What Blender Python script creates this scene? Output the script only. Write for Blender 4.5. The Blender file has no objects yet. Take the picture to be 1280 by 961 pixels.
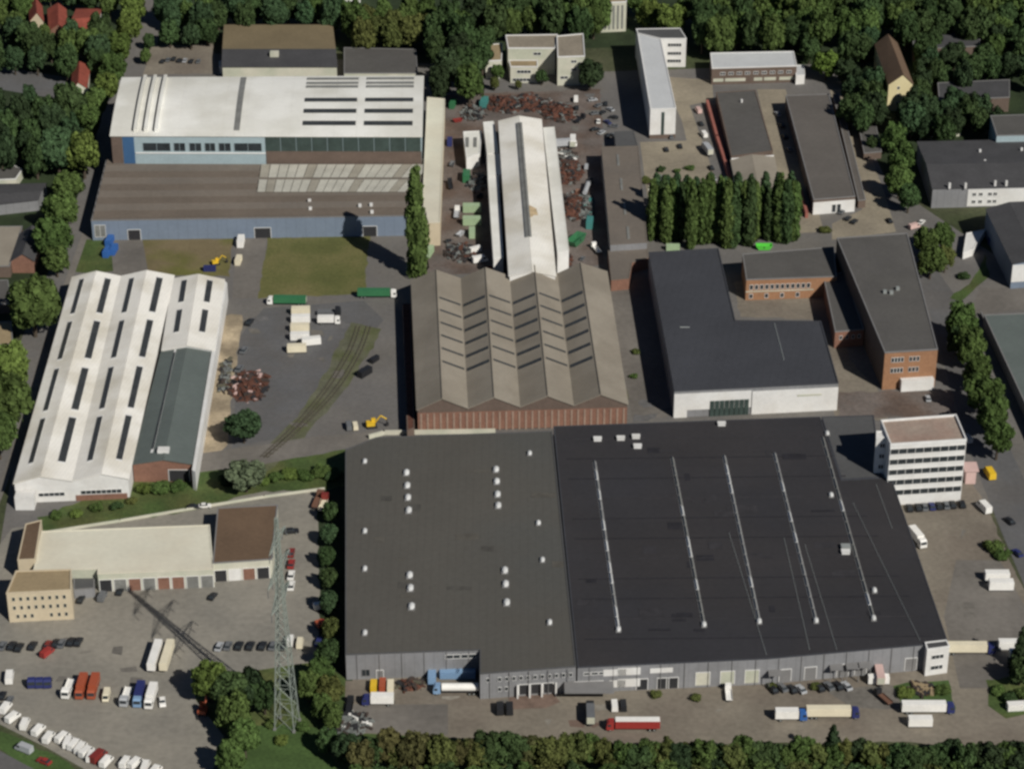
import bpy, math, random
from mathutils import Vector, Matrix
random.seed(7)
S = bpy.context.scene
C = S.collection
# ---------------------------------------------------------------- camera, world, sun, exposure
F, CX, CY = 3256.0, 640.0, 480.5          # focal length in photo pixels
TH = math.radians(30.0); CAMH = 480.0
ST, CT = math.sin(TH), math.cos(TH)
CAMP = Vector((0, -CAMH*CT/ST, CAMH))
cam_d = bpy.data.cameras.new('camera'); cam = bpy.data.objects.new('camera', cam_d); C.objects.link(cam)
cam_d.sensor_width = 36; cam_d.lens = 36*F/1280; cam_d.clip_start = 1; cam_d.clip_end = 6000
cam.location = CAMP; cam.rotation_euler = (math.pi/2-TH, 0, 0)
S.camera = cam
SUNV = Vector((0.78, -0.98, 1.0)).normalized()
S.world = bpy.data.worlds.new('World'); S.world.use_nodes = True
nt = S.world.node_tree; nt.nodes.clear()
sky = nt.nodes.new('ShaderNodeTexSky'); sky.sky_type = 'NISHITA'; sky.sun_disc = False; sky.air_density = 0.5; sky.dust_density = 0.1; sky.ozone_density = 2.5
sky.sun_elevation = math.asin(SUNV.z); sky.sun_rotation = math.atan2(SUNV.x, SUNV.y)
bg = nt.nodes.new('ShaderNodeBackground'); bg.inputs[1].default_value = 0.05
wo = nt.nodes.new('ShaderNodeOutputWorld')
nt.links.new(sky.outputs[0], bg.inputs[0]); nt.links.new(bg.outputs[0], wo.inputs[0])
sl = bpy.data.lights.new('sun', 'SUN'); sl.energy = 5.0; sl.angle = math.radians(0.5); sl.color = (1, 0.965, 0.90)
so = bpy.data.objects.new('sun', sl); C.objects.link(so)
so.rotation_euler = SUNV.to_track_quat('Z', 'Y').to_euler(); so.location = (0, 0, 300)
S.view_settings.view_transform = 'Standard'; S.view_settings.look = 'None'
S.view_settings.exposure = -0.24; S.view_settings.gamma = 1; S.view_settings.use_curve_mapping = False
S.render.engine = 'CYCLES'
S.cycles.filter_width = 2.8
S.cycles.max_bounces = 4; S.cycles.diffuse_bounces = 2

# ---------------------------------------------------------------- measuring helpers
def W(px, py, z=0.0):
    "world point at height z that the surveyed photo coordinate (px,py) shows"
    u = (px-CX)/F; v = (CY-py)/F
    d = Vector((u, CT + v*ST, -ST + v*CT))
    t = (z-CAMH)/d.z
    return CAMP + d*t
def sc(py): return CT*(py+1400.0)/CAMH      # photo pixels per metre at ground row py
def poly(pts, z=0.0): return [W(p[0], p[1], z) for p in pts]
ORIG = {}
def wo_(o): return ORIG.get(o.name, Vector((0, 0, 0))) if o else Vector((0, 0, 0))

# ---------------------------------------------------------------- materials
MC = {}
def mat(name, col, rough=0.85, var=0.18, scale=0.25, fine=2.0, finev=0.12, stain=None, stain_amt=0.0, stain_scale=0.05,
        metal=0.0, lines=None, bump=0.0, tint=False, spec=0.3):
    if name in MC: return MC[name]
    m = bpy.data.materials.new(name); m.use_nodes = True; MC[name] = m
    n = m.node_tree; N = n.nodes; L = n.links
    b = N['Principled BSDF']; b.inputs['Roughness'].default_value = rough; b.inputs['Metallic'].default_value = metal
    b.inputs['Specular IOR Level'].default_value = spec
    geo = N.new('ShaderNodeNewGeometry')
    def noise(s, d=4.0):
        t = N.new('ShaderNodeTexNoise'); t.inputs['Scale'].default_value = s; t.inputs['Detail'].default_value = d
        L.new(geo.outputs['Position'], t.inputs['Vector']); return t.outputs['Fac']
    def mul(a, bb):
        k = N.new('ShaderNodeMath'); k.operation = 'MULTIPLY'
        for i, q in enumerate((a, bb)):
            if isinstance(q, (int, float)): k.inputs[i].default_value = q
            else: L.new(q, k.inputs[i])
        return k.outputs[0]
    def rng(f, lo, hi, a=0.25, c=0.75):
        k = N.new('ShaderNodeMapRange'); L.new(f, k.inputs[0])
        k.inputs[1].default_value = a; k.inputs[2].default_value = c
        k.inputs[3].default_value = lo; k.inputs[4].default_value = hi; return k.outputs[0]
    f = rng(noise(scale), 1-var, 1+var)
    if finev: f = mul(f, rng(noise(fine, 2), 1-finev, 1+finev))
    if lines:
        ax, per, amt = lines            # seams across the sheet at a fixed spacing
        sp = N.new('ShaderNodeVectorMath'); sp.operation = 'DOT_PRODUCT'
        L.new(geo.outputs['Position'], sp.inputs[0]); sp.inputs[1].default_value = ax
        md = N.new('ShaderNodeMath'); md.operation = 'PINGPONG'; L.new(sp.outputs['Value'], md.inputs[0]); md.inputs[1].default_value = per/2
        f = mul(f, rng(md.outputs[0], 1-amt, 1.0, 0.0, min(per/2, 0.35)))
    base = N.new('ShaderNodeRGB'); base.outputs[0].default_value = (*col, 1)
    co = base.outputs[0]
    if tint:
        oi = N.new('ShaderNodeObjectInfo'); co = oi.outputs['Color']
    if stain:
        mx = N.new('ShaderNodeMix'); mx.data_type = 'RGBA'
        L.new(mul(rng(noise(stain_scale, 6), 0, 1, 0.42, 0.62), stain_amt), mx.inputs[0])
        L.new(co, mx.inputs[6]); mx.inputs[7].default_value = (*stain, 1); co = mx.outputs[2]
    vm = N.new('ShaderNodeVectorMath'); vm.operation = 'SCALE'
    L.new(co, vm.inputs[0]); L.new(f, vm.inputs['Scale'])
    L.new(vm.outputs[0], b.inputs['Base Color'])
    if bump:
        bp = N.new('ShaderNodeBump'); bp.inputs['Strength'].default_value = bump; bp.inputs['Distance'].default_value = 0.2
        L.new(noise(1.2, 3), bp.inputs['Height']); L.new(bp.outputs[0], b.inputs['Normal'])
    return m
def plain(name, col, rough=0.6, metal=0.0, spec=0.3): return mat(name, col, rough, var=0.08, finev=0.06, metal=metal, spec=spec)

M = {}
M['ground'] = mat('ground_mix', (0.050, 0.062, 0.026), var=0.4, scale=0.03, fine=0.5, finev=0.3, stain=(0.10, 0.09, 0.06), stain_amt=0.6, stain_scale=0.02)
M['asphalt'] = mat('asphalt', (0.142, 0.134, 0.126), var=0.14, scale=0.05, fine=0.6, finev=0.10, stain=(0.160, 0.146, 0.125), stain_amt=0.6, stain_scale=0.03)
M['asphalt_dark'] = mat('asphalt_dark', (0.118, 0.117, 0.118), var=0.12, scale=0.06, fine=0.6, finev=0.1, stain=(0.11, 0.10, 0.09), stain_amt=0.5)
M['asphalt_old'] = mat('asphalt_old', (0.170, 0.155, 0.136), var=0.16, scale=0.05, fine=0.5, finev=0.12, stain=(0.10, 0.09, 0.08), stain_amt=0.5, stain_scale=0.03)
M['concrete'] = mat('concrete_yard', (0.222, 0.208, 0.178), var=0.14, scale=0.04, fine=0.5, finev=0.12, stain=(0.27, 0.245, 0.20), stain_amt=0.6, stain_scale=0.02, lines=((0.10, 0.995, 0), 7.0, 0.06))
M['sandy'] = mat('sandy_yard', (0.215, 0.188, 0.148), var=0.16, scale=0.06, fine=0.6, finev=0.14, stain=(0.13, 0.105, 0.085), stain_amt=0.55, stain_scale=0.035)
M['lane_sand'] = mat('lane_sand', (0.275, 0.238, 0.175), var=0.16, scale=0.07, fine=0.6, finev=0.14, stain=(0.18, 0.155, 0.12), stain_amt=0.5, stain_scale=0.04)
M['sand'] = mat('pale_sand', (0.42, 0.34, 0.23), var=0.2, scale=0.1, fine=0.8, finev=0.15, stain=(0.16, 0.13, 0.09), stain_amt=0.7, stain_scale=0.08)
M['rusty_ground'] = mat('rusty_ground', (0.145, 0.122, 0.108), var=0.25, scale=0.08, fine=0.7, finev=0.2, stain=(0.10, 0.06, 0.04), stain_amt=0.6, stain_scale=0.06)
M['lawn'] = mat('dry_lawn', (0.115, 0.120, 0.038), var=0.25, scale=0.05, fine=0.8, finev=0.18, stain=(0.165, 0.128, 0.062), stain_amt=0.45, stain_scale=0.05)
M['dry'] = mat('dry_soil_grass', (0.165, 0.130, 0.070), var=0.2, scale=0.07, fine=0.8, finev=0.15, stain=(0.12, 0.12, 0.03), stain_amt=0.9, stain_scale=0.05)
M['grass'] = mat('green_grass', (0.058, 0.090, 0.025), var=0.35, scale=0.08, fine=0.9, finev=0.3, stain=(0.12, 0.11, 0.04), stain_amt=0.5, stain_scale=0.06)
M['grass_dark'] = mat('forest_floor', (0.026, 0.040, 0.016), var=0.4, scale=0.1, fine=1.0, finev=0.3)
M['grass_bright'] = mat('bright_grass', (0.055, 0.095, 0.026), var=0.3, scale=0.08, fine=0.9, finev=0.25)
M['ballast'] = mat('track_ballast', (0.118, 0.118, 0.078), var=0.25, scale=0.12, fine=1.2, finev=0.25, stain=(0.09, 0.10, 0.04), stain_amt=0.8, stain_scale=0.08)
for k, c in dict(ground_a=(0.150, 0.138, 0.120), ground_b=(0.235, 0.215, 0.180), ground_c=(0.125, 0.121, 0.118), ground_d=(0.165, 0.115, 0.090)).items(): M[k] = mat(k, c, var=0.25, scale=0.15, fine=0.6, finev=0.15)
M['w_pil'] = mat('dusty_pilaster', (0.30, 0.215, 0.165), var=0.15, scale=0.3)
# roofs
M['roof_brown'] = mat('felt_roof_brown', (0.092, 0.086, 0.074), var=0.10, scale=0.03, fine=0.7, finev=0.06, stain=(0.068, 0.070, 0.066), stain_amt=0.6, stain_scale=0.015, lines=((1, 0, 0), 2.6, 0.07))
M['roof_black'] = mat('felt_roof_black', (0.0315, 0.0305, 0.034), var=0.16, scale=0.03, fine=0.7, finev=0.08, stain=(0.040, 0.036, 0.036), stain_amt=0.6, stain_scale=0.02, lines=((0, 1, 0), 9.0, 0.10))
M['roof_mid'] = mat('felt_roof_mid', (0.085, 0.085, 0.085), var=0.12, scale=0.06, fine=0.7, finev=0.08)
M['roof_bluegrey'] = mat('felt_roof_bluegrey', (0.050, 0.052, 0.060), var=0.12, scale=0.05, fine=0.7, finev=0.08, lines=((1, -0.2, 0), 3.0, 0.08))
M['roof_dgrey'] = mat('felt_roof_grey', (0.092, 0.087, 0.081), var=0.13, scale=0.06, fine=0.7, finev=0.09, stain=(0.10, 0.095, 0.085), stain_amt=0.5, stain_scale=0.04)
M['roof_slate'] = mat('slate_roof', (0.062, 0.061, 0.063), var=0.15, scale=0.1, fine=0.9, finev=0.12)
M['roof_white'] = mat('white_sheet_roof', (0.80, 0.79, 0.735), rough=0.7, var=0.05, scale=0.06, fine=0.6, finev=0.03, stain=(0.52, 0.50, 0.42), stain_amt=0.5, stain_scale=0.035)
M['roof_white_rib'] = mat('white_ribbed_roof', (0.82, 0.79, 0.72), rough=0.7, var=0.06, scale=0.06, fine=0.6, finev=0.04, stain=(0.50, 0.45, 0.34), stain_amt=0.55, stain_scale=0.045, lines=((0.97, -0.2, 0), 1.2, 0.06))
M['roof_cream'] = mat('cream_sheet_roof', (0.66, 0.63, 0.51), rough=0.75, var=0.07, scale=0.06, fine=0.6, finev=0.04, stain=(0.60, 0.54, 0.42), stain_amt=0.5)
M['roof_green'] = mat('grey_green_roof', (0.115, 0.135, 0.125), rough=0.7, var=0.1, scale=0.07, fine=0.6, finev=0.06)
M['roof_asb'] = mat('fibre_cement_roof', (0.275, 0.243, 0.195), var=0.08, scale=0.07, fine=0.8, finev=0.06, stain=(0.18, 0.155, 0.12), stain_amt=0.5, stain_scale=0.05)
M['roof_strip'] = mat('corrugated_roof', (0.165, 0.140, 0.115), var=0.1, scale=0.05, fine=0.7, finev=0.08, stain=(0.13, 0.115, 0.10), stain_amt=0.5, stain_scale=0.04)
M['roof_translucent'] = mat('translucent_sheet', (0.48, 0.465, 0.40), rough=0.5, var=0.15, scale=0.12, fine=0.8, finev=0.08)
M['roof_strip2'] = mat('corrugated_roof_darker', (0.135, 0.110, 0.088), var=0.12, scale=0.05, fine=0.7, finev=0.08)  # darker tone for every second sheet of the low roof
M['roof_lgb'] = mat('brown_grey_felt_roof', (0.118, 0.106, 0.094), var=0.12, scale=0.06, fine=0.7, finev=0.08, lines=((0, 1, 0), 6.0, 0.06))
M['roof_gravel'] = mat('gravel_roof', (0.25, 0.215, 0.165), var=0.14, scale=0.1, fine=0.8, finev=0.12)
M['w_red'] = mat('weathered_red_brick', (0.30, 0.11, 0.085), rough=0.9, var=0.2, scale=0.2, fine=1.2, finev=0.15)
M['stain'] = mat('rust_stain', (0.46, 0.35, 0.21), var=0.3, scale=0.3, fine=1.2, finev=0.2)
M['roof_translucent2'] = mat('translucent_sheet_dirty', (0.33, 0.305, 0.25), rough=0.5, var=0.15, scale=0.12, fine=0.8, finev=0.08)
for k, c in dict(patch_a=(0.036, 0.034, 0.037), patch_b=(0.022, 0.021, 0.025), patch_c=(0.070, 0.066, 0.058), patch_d=(0.090, 0.083, 0.070)).items(): M[k] = mat('felt_'+k, c, var=0.25, scale=0.3, fine=0.8, finev=0.1)
M['roof_tan'] = mat('tan_roof', (0.30, 0.23, 0.135), var=0.12, scale=0.08, fine=0.8, finev=0.1)
M['roof_olive'] = mat('olive_roof', (0.185, 0.145, 0.085), var=0.12, scale=0.06, fine=0.8, finev=0.1)
M['roof_choc'] = mat('chocolate_roof', (0.135, 0.088, 0.055), var=0.12, scale=0.08, fine=0.8, finev=0.1)
M['roof_red'] = mat('red_tile_roof', (0.24, 0.060, 0.040), var=0.2, scale=0.2, fine=1.2, finev=0.15)
M['roof_lgrey'] = mat('light_grey_roof', (0.52, 0.53, 0.53), rough=0.7, var=0.06, scale=0.08, fine=0.8, finev=0.05)
M['roof_pink'] = mat('gravel_terrace', (0.33, 0.265, 0.215), var=0.12, scale=0.1, fine=0.8, finev=0.12, stain=(0.30, 0.17, 0.13), stain_amt=0.4, stain_scale=0.08)
# walls
M['w_grey'] = mat('grey_cladding', (0.235, 0.235, 0.240), rough=0.7, var=0.08, scale=0.1, fine=0.8, finev=0.05, stain=(0.17, 0.17, 0.17), stain_amt=0.5, stain_scale=0.08, lines=((1, 0, 0), 3.0, 0.12))
M['w_white'] = mat('white_render', (0.70, 0.69, 0.66), rough=0.8, var=0.06, scale=0.15, fine=0.8, finev=0.05, stain=(0.58, 0.55, 0.50), stain_amt=0.35, stain_scale=0.12)
M['w_pale'] = mat('pale_render', (0.55, 0.53, 0.43), rough=0.85, var=0.08, scale=0.15, fine=0.8, finev=0.06, stain=(0.36, 0.40, 0.30), stain_amt=0.5, stain_scale=0.1)
M['w_cream'] = mat('cream_render', (0.54, 0.455, 0.32), rough=0.85, var=0.06, scale=0.15, fine=0.8, finev=0.05)
M['w_yellow'] = mat('yellow_render', (0.66, 0.57, 0.33), rough=0.85, var=0.06, scale=0.15, fine=0.8, finev=0.05)
M['w_brick'] = mat('orange_brick', (0.31, 0.165, 0.090), rough=0.9, var=0.1, scale=0.2, fine=1.2, finev=0.12)
M['w_redbrick'] = mat('red_brick', (0.22, 0.115, 0.080), rough=0.9, var=0.15, scale=0.2, fine=1.2, finev=0.15)
M['w_brown'] = mat('brown_panel_or_shaded_brick', (0.13, 0.095, 0.075), rough=0.9, var=0.12, scale=0.2, fine=1.2, finev=0.1)
M['w_blue'] = mat('blue_grey_cladding', (0.172, 0.212, 0.270), rough=0.7, var=0.07, scale=0.1, fine=0.8, finev=0.05, lines=((1, 0, 0), 4.0, 0.1))
M['w_lblue'] = mat('pale_blue_cladding', (0.33, 0.41, 0.43), rough=0.7, var=0.06, scale=0.1, fine=0.8, finev=0.05)
M['w_dblue'] = plain('blue_cladding', (0.045, 0.11, 0.22))
M['w_green'] = plain('pale_green_paint', (0.36, 0.46, 0.30))
M['glass'] = mat('dark_glass', (0.030, 0.036, 0.040), rough=0.25, var=0.3, scale=0.3, fine=1.0, finev=0.2, spec=0.5)
M['glass_green'] = mat('green_glazing', (0.045, 0.065, 0.058), rough=0.35, var=0.25, scale=0.2, fine=1.0, finev=0.15, spec=0.4)
M['glass_grey'] = mat('weathered_glazing', (0.20, 0.20, 0.185), rough=0.5, var=0.2, scale=0.2, fine=1.0, finev=0.15)
M['sky_dk'] = mat('rooflight_glazing', (0.045, 0.048, 0.048), rough=0.4, var=0.2, scale=0.2, fine=0.8, finev=0.15)
M['dome'] = mat('acrylic_dome', (0.27, 0.27, 0.26), rough=0.4, var=0.2, scale=0.2, fine=0.8, finev=0.1)
M['domelit'] = mat('white_acrylic_dome', (0.60, 0.60, 0.58), rough=0.4, var=0.1, scale=0.2, fine=0.8, finev=0.1)
M['frame'] = plain('white_frame', (0.72, 0.71, 0.68))
M['trim'] = plain('grey_trim', (0.20, 0.195, 0.19))
M['metal'] = plain('galvanised', (0.36, 0.38, 0.36), 0.5, 0.3)
M['pylon'] = plain('pylon_steel', (0.24, 0.27, 0.235), 0.6)
M['rust'] = mat('rusty_scrap', (0.105, 0.045, 0.030), rough=0.95, var=0.4, scale=0.5, fine=2.0, finev=0.3)
M['scrapdark'] = mat('dark_brown_scrap', (0.060, 0.045, 0.038), rough=0.95, var=0.4, scale=0.5, fine=2.0, finev=0.3)
M['scrapgrey'] = mat('grey_scrap', (0.16, 0.17, 0.16), rough=0.8, var=0.5, scale=0.5, fine=2.0, finev=0.3)
M['rubber'] = plain('tyre_rubber', (0.018, 0.018, 0.018), 0.9)
M['chassis'] = plain('chassis_black', (0.03, 0.03, 0.032), 0.7)
M['bark'] = plain('bark', (0.07, 0.055, 0.04), 0.95)
M['rail'] = plain('rail_steel', (0.11, 0.095, 0.075), 0.6, 0.3)
M['wood'] = plain('sleeper_wood', (0.105, 0.098, 0.068), 0.9)
for k, c in dict(white=(0.82, 0.80, 0.75), cream=(0.74, 0.67, 0.50), black=(0.020, 0.021, 0.024), silver=(0.40, 0.41, 0.42), grey=(0.14, 0.145, 0.15), red=(0.30, 0.035, 0.030),
                 darkred=(0.20, 0.03, 0.025), navy=(0.028, 0.035, 0.13), blue=(0.035, 0.12, 0.36), lblue=(0.20, 0.32, 0.48), orange=(0.36, 0.085, 0.04), yellow=(0.70, 0.45, 0.03),
                 green=(0.04, 0.16, 0.07), bgreen=(0.10, 0.55, 0.06), pgreen=(0.36, 0.47, 0.29), teal=(0.06, 0.22, 0.20), pink=(0.60, 0.42, 0.38), brown=(0.17, 0.09, 0.06)).items():
    M['p_'+k] = plain('paint_'+k, c, 0.45, 0.0, 0.4)
# leaves take the tone of each tree's object colour, with clump variation and shade painted into the inner cores
lm = bpy.data.materials.new('leaves'); lm.use_nodes = True; M['leaf'] = lm
N = lm.node_tree.nodes; L = lm.node_tree.links; b = N['Principled BSDF']; b.inputs['Roughness'].default_value = 0.9
b.inputs['Specular IOR Level'].default_value = 0.1
oi = N.new('ShaderNodeObjectInfo'); at = N.new('ShaderNodeAttribute'); at.attribute_name = 'tone'
vm = N.new('ShaderNodeVectorMath'); vm.operation = 'SCALE'; L.new(oi.outputs['Color'], vm.inputs[0]); L.new(at.outputs['Fac'], vm.inputs['Scale'])
L.new(vm.outputs[0], b.inputs['Base Color'])

# ---------------------------------------------------------------- mesh helpers
class MB:
    def __init__(s): s.v = []; s.f = []; s.m = []
    def add(s, vs, fs, mi=0):
        o = len(s.v); s.v += [tuple(x) for x in vs]; s.f += [tuple(i+o for i in f) for f in fs]; s.m += [mi]*len(fs); return s
    def box(s, c, d, rz=0.0, mi=0, taper=1.0):
        hx, hy, hz = d[0]/2, d[1]/2, d[2]/2; cs, sn = math.cos(rz), math.sin(rz); vs = []
        for z, t in ((-hz, 1), (hz, taper)):
            for x, y in ((-hx, -hy), (hx, -hy), (hx, hy), (-hx, hy)):
                x *= t; y *= t
                vs.append((c[0]+x*cs-y*sn, c[1]+x*sn+y*cs, c[2]+z))
        return s.add(vs, [(3, 2, 1, 0), (4, 5, 6, 7), (0, 1, 5, 4), (1, 2, 6, 5), (2, 3, 7, 6), (3, 0, 4, 7)], mi)
    def prism(s, pl, z0, z1, mi=0, top=True):
        n = len(pl); 
        a = sum(pl[i][0]*pl[(i+1) % n][1]-pl[(i+1) % n][0]*pl[i][1] for i in range(n))
        if a < 0: pl = pl[::-1]
        vs = [(p[0], p[1], z0) for p in pl]+[(p[0], p[1], z1) for p in pl]
        fs = [(i, (i+1) % n, n+(i+1) % n, n+i) for i in range(n)]
        if top: fs += [tuple(range(n, 2*n)), tuple(range(n-1, -1, -1))]
        return s.add(vs, fs, mi)
    def ring(s, po, pi, z0, z1, mi=0):
        n = len(po)
        vs = [(p[0], p[1], z) for pl in (po, pi) for z in (z0, z1) for p in pl]
        fs = []
        for i in range(n):
            j = (i+1) % n
            fs += [(i, j, n+j, n+i), (2*n+j, 2*n+i, 3*n+i, 3*n+j), (n+i, n+j, 3*n+j, 3*n+i), (j, i, 2*n+i, 2*n+j)]
        return s.add(vs, fs, mi)
    def slab(s, pts, t, mi=0):
        pts = [Vector(p) for p in pts]; n = len(pts)
        nn = (pts[1]-pts[0]).cross(pts[2]-pts[1]).normalized()
        if nn.z < 0: pts = pts[::-1]; nn = -nn
        vs = pts+[p+nn*t for p in pts]
        fs = [(i, (i+1) % n, n+(i+1) % n, n+i) for i in range(n)]+[tuple(range(n, 2*n)), tuple(range(n-1, -1, -1))]
        return s.add(vs, fs, mi)
    def tube(s, a, b, r0, r1=None, n=6, mi=0):
        a = Vector(a); b = Vector(b); r1 = r0 if r1 is None else r1; d = (b-a)
        q = d.to_track_quat('Z', 'Y'); vs = []
        for p, r in ((a, r0), (b, r1)):
            for i in range(n):
                an = 2*math.pi*i/n; vs.append(p+q @ Vector((math.cos(an)*r, math.sin(an)*r, 0)))
        return s.add(vs, [(i, (i+1) % n, n+(i+1) % n, n+i) for i in range(n)]+[tuple(range(n-1, -1, -1)), tuple(range(n, 2*n))], mi)
    def mesh(s, name, mats, org=Vector((0, 0, 0))):
        me = bpy.data.meshes.new(name); me.from_pydata([(v[0]-org[0], v[1]-org[1], v[2]-org[2]) for v in s.v], [], s.f)
        for m in (mats if isinstance(mats, (list, tuple)) else [mats]): me.materials.append(m)
        me.polygons.foreach_set('material_index', s.m); me.update(); return me
    def build(s, name, mats, parent=None):
        org = wo_(parent); me = s.mesh(name, mats, org)
        o = bpy.data.objects.new(name, me); C.objects.link(o)
        if parent: o.parent = parent
        ORIG[o.name] = org.copy() if parent else Vector((0, 0, 0))
        return o
def offset(pl, d):
    "shrink a polygon by d metres"
    n = len(pl); a = sum(pl[i][0]*pl[(i+1) % n][1]-pl[(i+1) % n][0]*pl[i][1] for i in range(n)); sg = 1 if a > 0 else -1
    out = []
    for i in range(n):
        p0, p1, p2 = Vector(pl[i-1][:2]), Vector(pl[i][:2]), Vector(pl[(i+1) % n][:2])
        e1 = (p1-p0).normalized(); e2 = (p2-p1).normalized()
        n1 = Vector((-e1.y, e1.x))*sg; n2 = Vector((-e2.y, e2.x))*sg
        k = n1+n2; k = k/max(0.35, (1+n1.dot(n2)))
        out.append(Vector((p1.x+k.x*d, p1.y+k.y*d, 0)))
    return out
GL = {}
def tag(o, label, cat, group=None, kind=None):
    if label: o['label'] = label
    if cat: o['category'] = cat
    if group: o['group'] = group
    if kind: o['kind'] = kind
    return o
def thing(name, loc, label, cat, group=None, rz=0):
    o = bpy.data.objects.new(name, None); C.objects.link(o); o.empty_display_size = 1
    o.location = loc; o.rotation_euler = (0, 0, rz); ORIG[o.name] = Vector(loc)
    return tag(o, label, cat, group)
def inst(me, name, parent, loc, rz=0, scale=None):
    o = bpy.data.objects.new(name, me); C.objects.link(o)
    if parent: o.parent = parent
    o.location = Vector(loc)-wo_(parent); o.rotation_euler = (0, 0, rz)
    if scale: o.scale = scale
    ORIG[o.name] = Vector(loc)
    return o
def cen(pl): return Vector((sum(p[0] for p in pl)/len(pl), sum(p[1] for p in pl)/len(pl), 0))
ORDN = ['first', 'second', 'third', 'fourth', 'fifth', 'sixth', 'seventh', 'eighth', 'ninth', 'tenth', 'eleventh', 'twelfth', 'thirteenth', 'fourteenth', 'fifteenth',
        'sixteenth', 'seventeenth', 'eighteenth', 'nineteenth', 'twentieth', 'twenty-first', 'twenty-second', 'twenty-third', 'twenty-fourth', 'twenty-fifth',
        'twenty-sixth', 'twenty-seventh', 'twenty-eighth', 'twenty-ninth', 'thirtieth', 'thirty-first', 'thirty-second', 'thirty-third', 'thirty-fourth', 'thirty-fifth', 'thirty-sixth']
# windows, one shared mesh per size
WM = {}
def window_mesh(w, h, fm='frame', gm='glass', n=1):
    key = (round(w, 2), round(h, 2), fm, gm, n)
    if key in WM: return WM[key]
    b = MB(); t = min(0.14, w*0.08)
    for z, hh in ((t/2, t), (h-t/2, t)): b.box((0, -0.06, z), (w, 0.16, hh))
    for k in range(n+1):
        x = -w/2+t/2+(w-t)*k/n; b.box((x, -0.06, h/2), (t, 0.155, h-2*t))
    g = MB().box((0, -0.02, h/2), (w-t, 0.06, h-t))
    WM[key] = (b.mesh('window', M[fm]), g.mesh('pane', M[gm])); return WM[key]
def door_mesh(w, h, pm='trim', n=4):
    key = ('d', round(w, 2), round(h, 2), pm, n)
    if key in WM: return WM[key]
    b = MB(); b.box((0, -0.08, h+0.08), (w+0.4, 0.2, 0.16), 0, 1)
    for s in (-1, 1): b.box((s*(w/2+0.1), -0.08, h/2), (0.2, 0.2, h), 0, 1)
    for k in range(n): b.box((0, -0.03-0.012*(k % 2), h*(k+0.5)/n), (w, 0.06, h/n-0.03))
    WM[key] = b.mesh('door', [M[pm], M['frame']]); return WM[key]
def on_wall(parent, A, B, u, z, me, name='window', prj=0.0):
    "put a shared mesh on the wall from A to B (left to right seen from outside) at fraction u, height z"
    A = Vector((A[0], A[1], 0)); B = Vector((B[0], B[1], 0)); d = (B-A); rz = math.atan2(d.y, d.x)
    nrm = Vector((d.y, -d.x, 0)).normalized()
    p = A+d*u+nrm*prj
    if isinstance(me, tuple):
        o = inst(me[0], name, parent, (p.x, p.y, z), rz)
        g = bpy.data.objects.new('pane', me[1]); C.objects.link(g); g.parent = o; return o
    return inst(me, name, parent, (p.x, p.y, z), rz)
def windows(parent, A, B, us, zs, w, h, **k):
    me = window_mesh(w, h, **k)
    for z in zs:
        for u in us: on_wall(parent, A, B, u, z, me)
def lin(a, b, n): return [a+(b-a)*(i+0.5)/n for i in range(n)]

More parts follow.
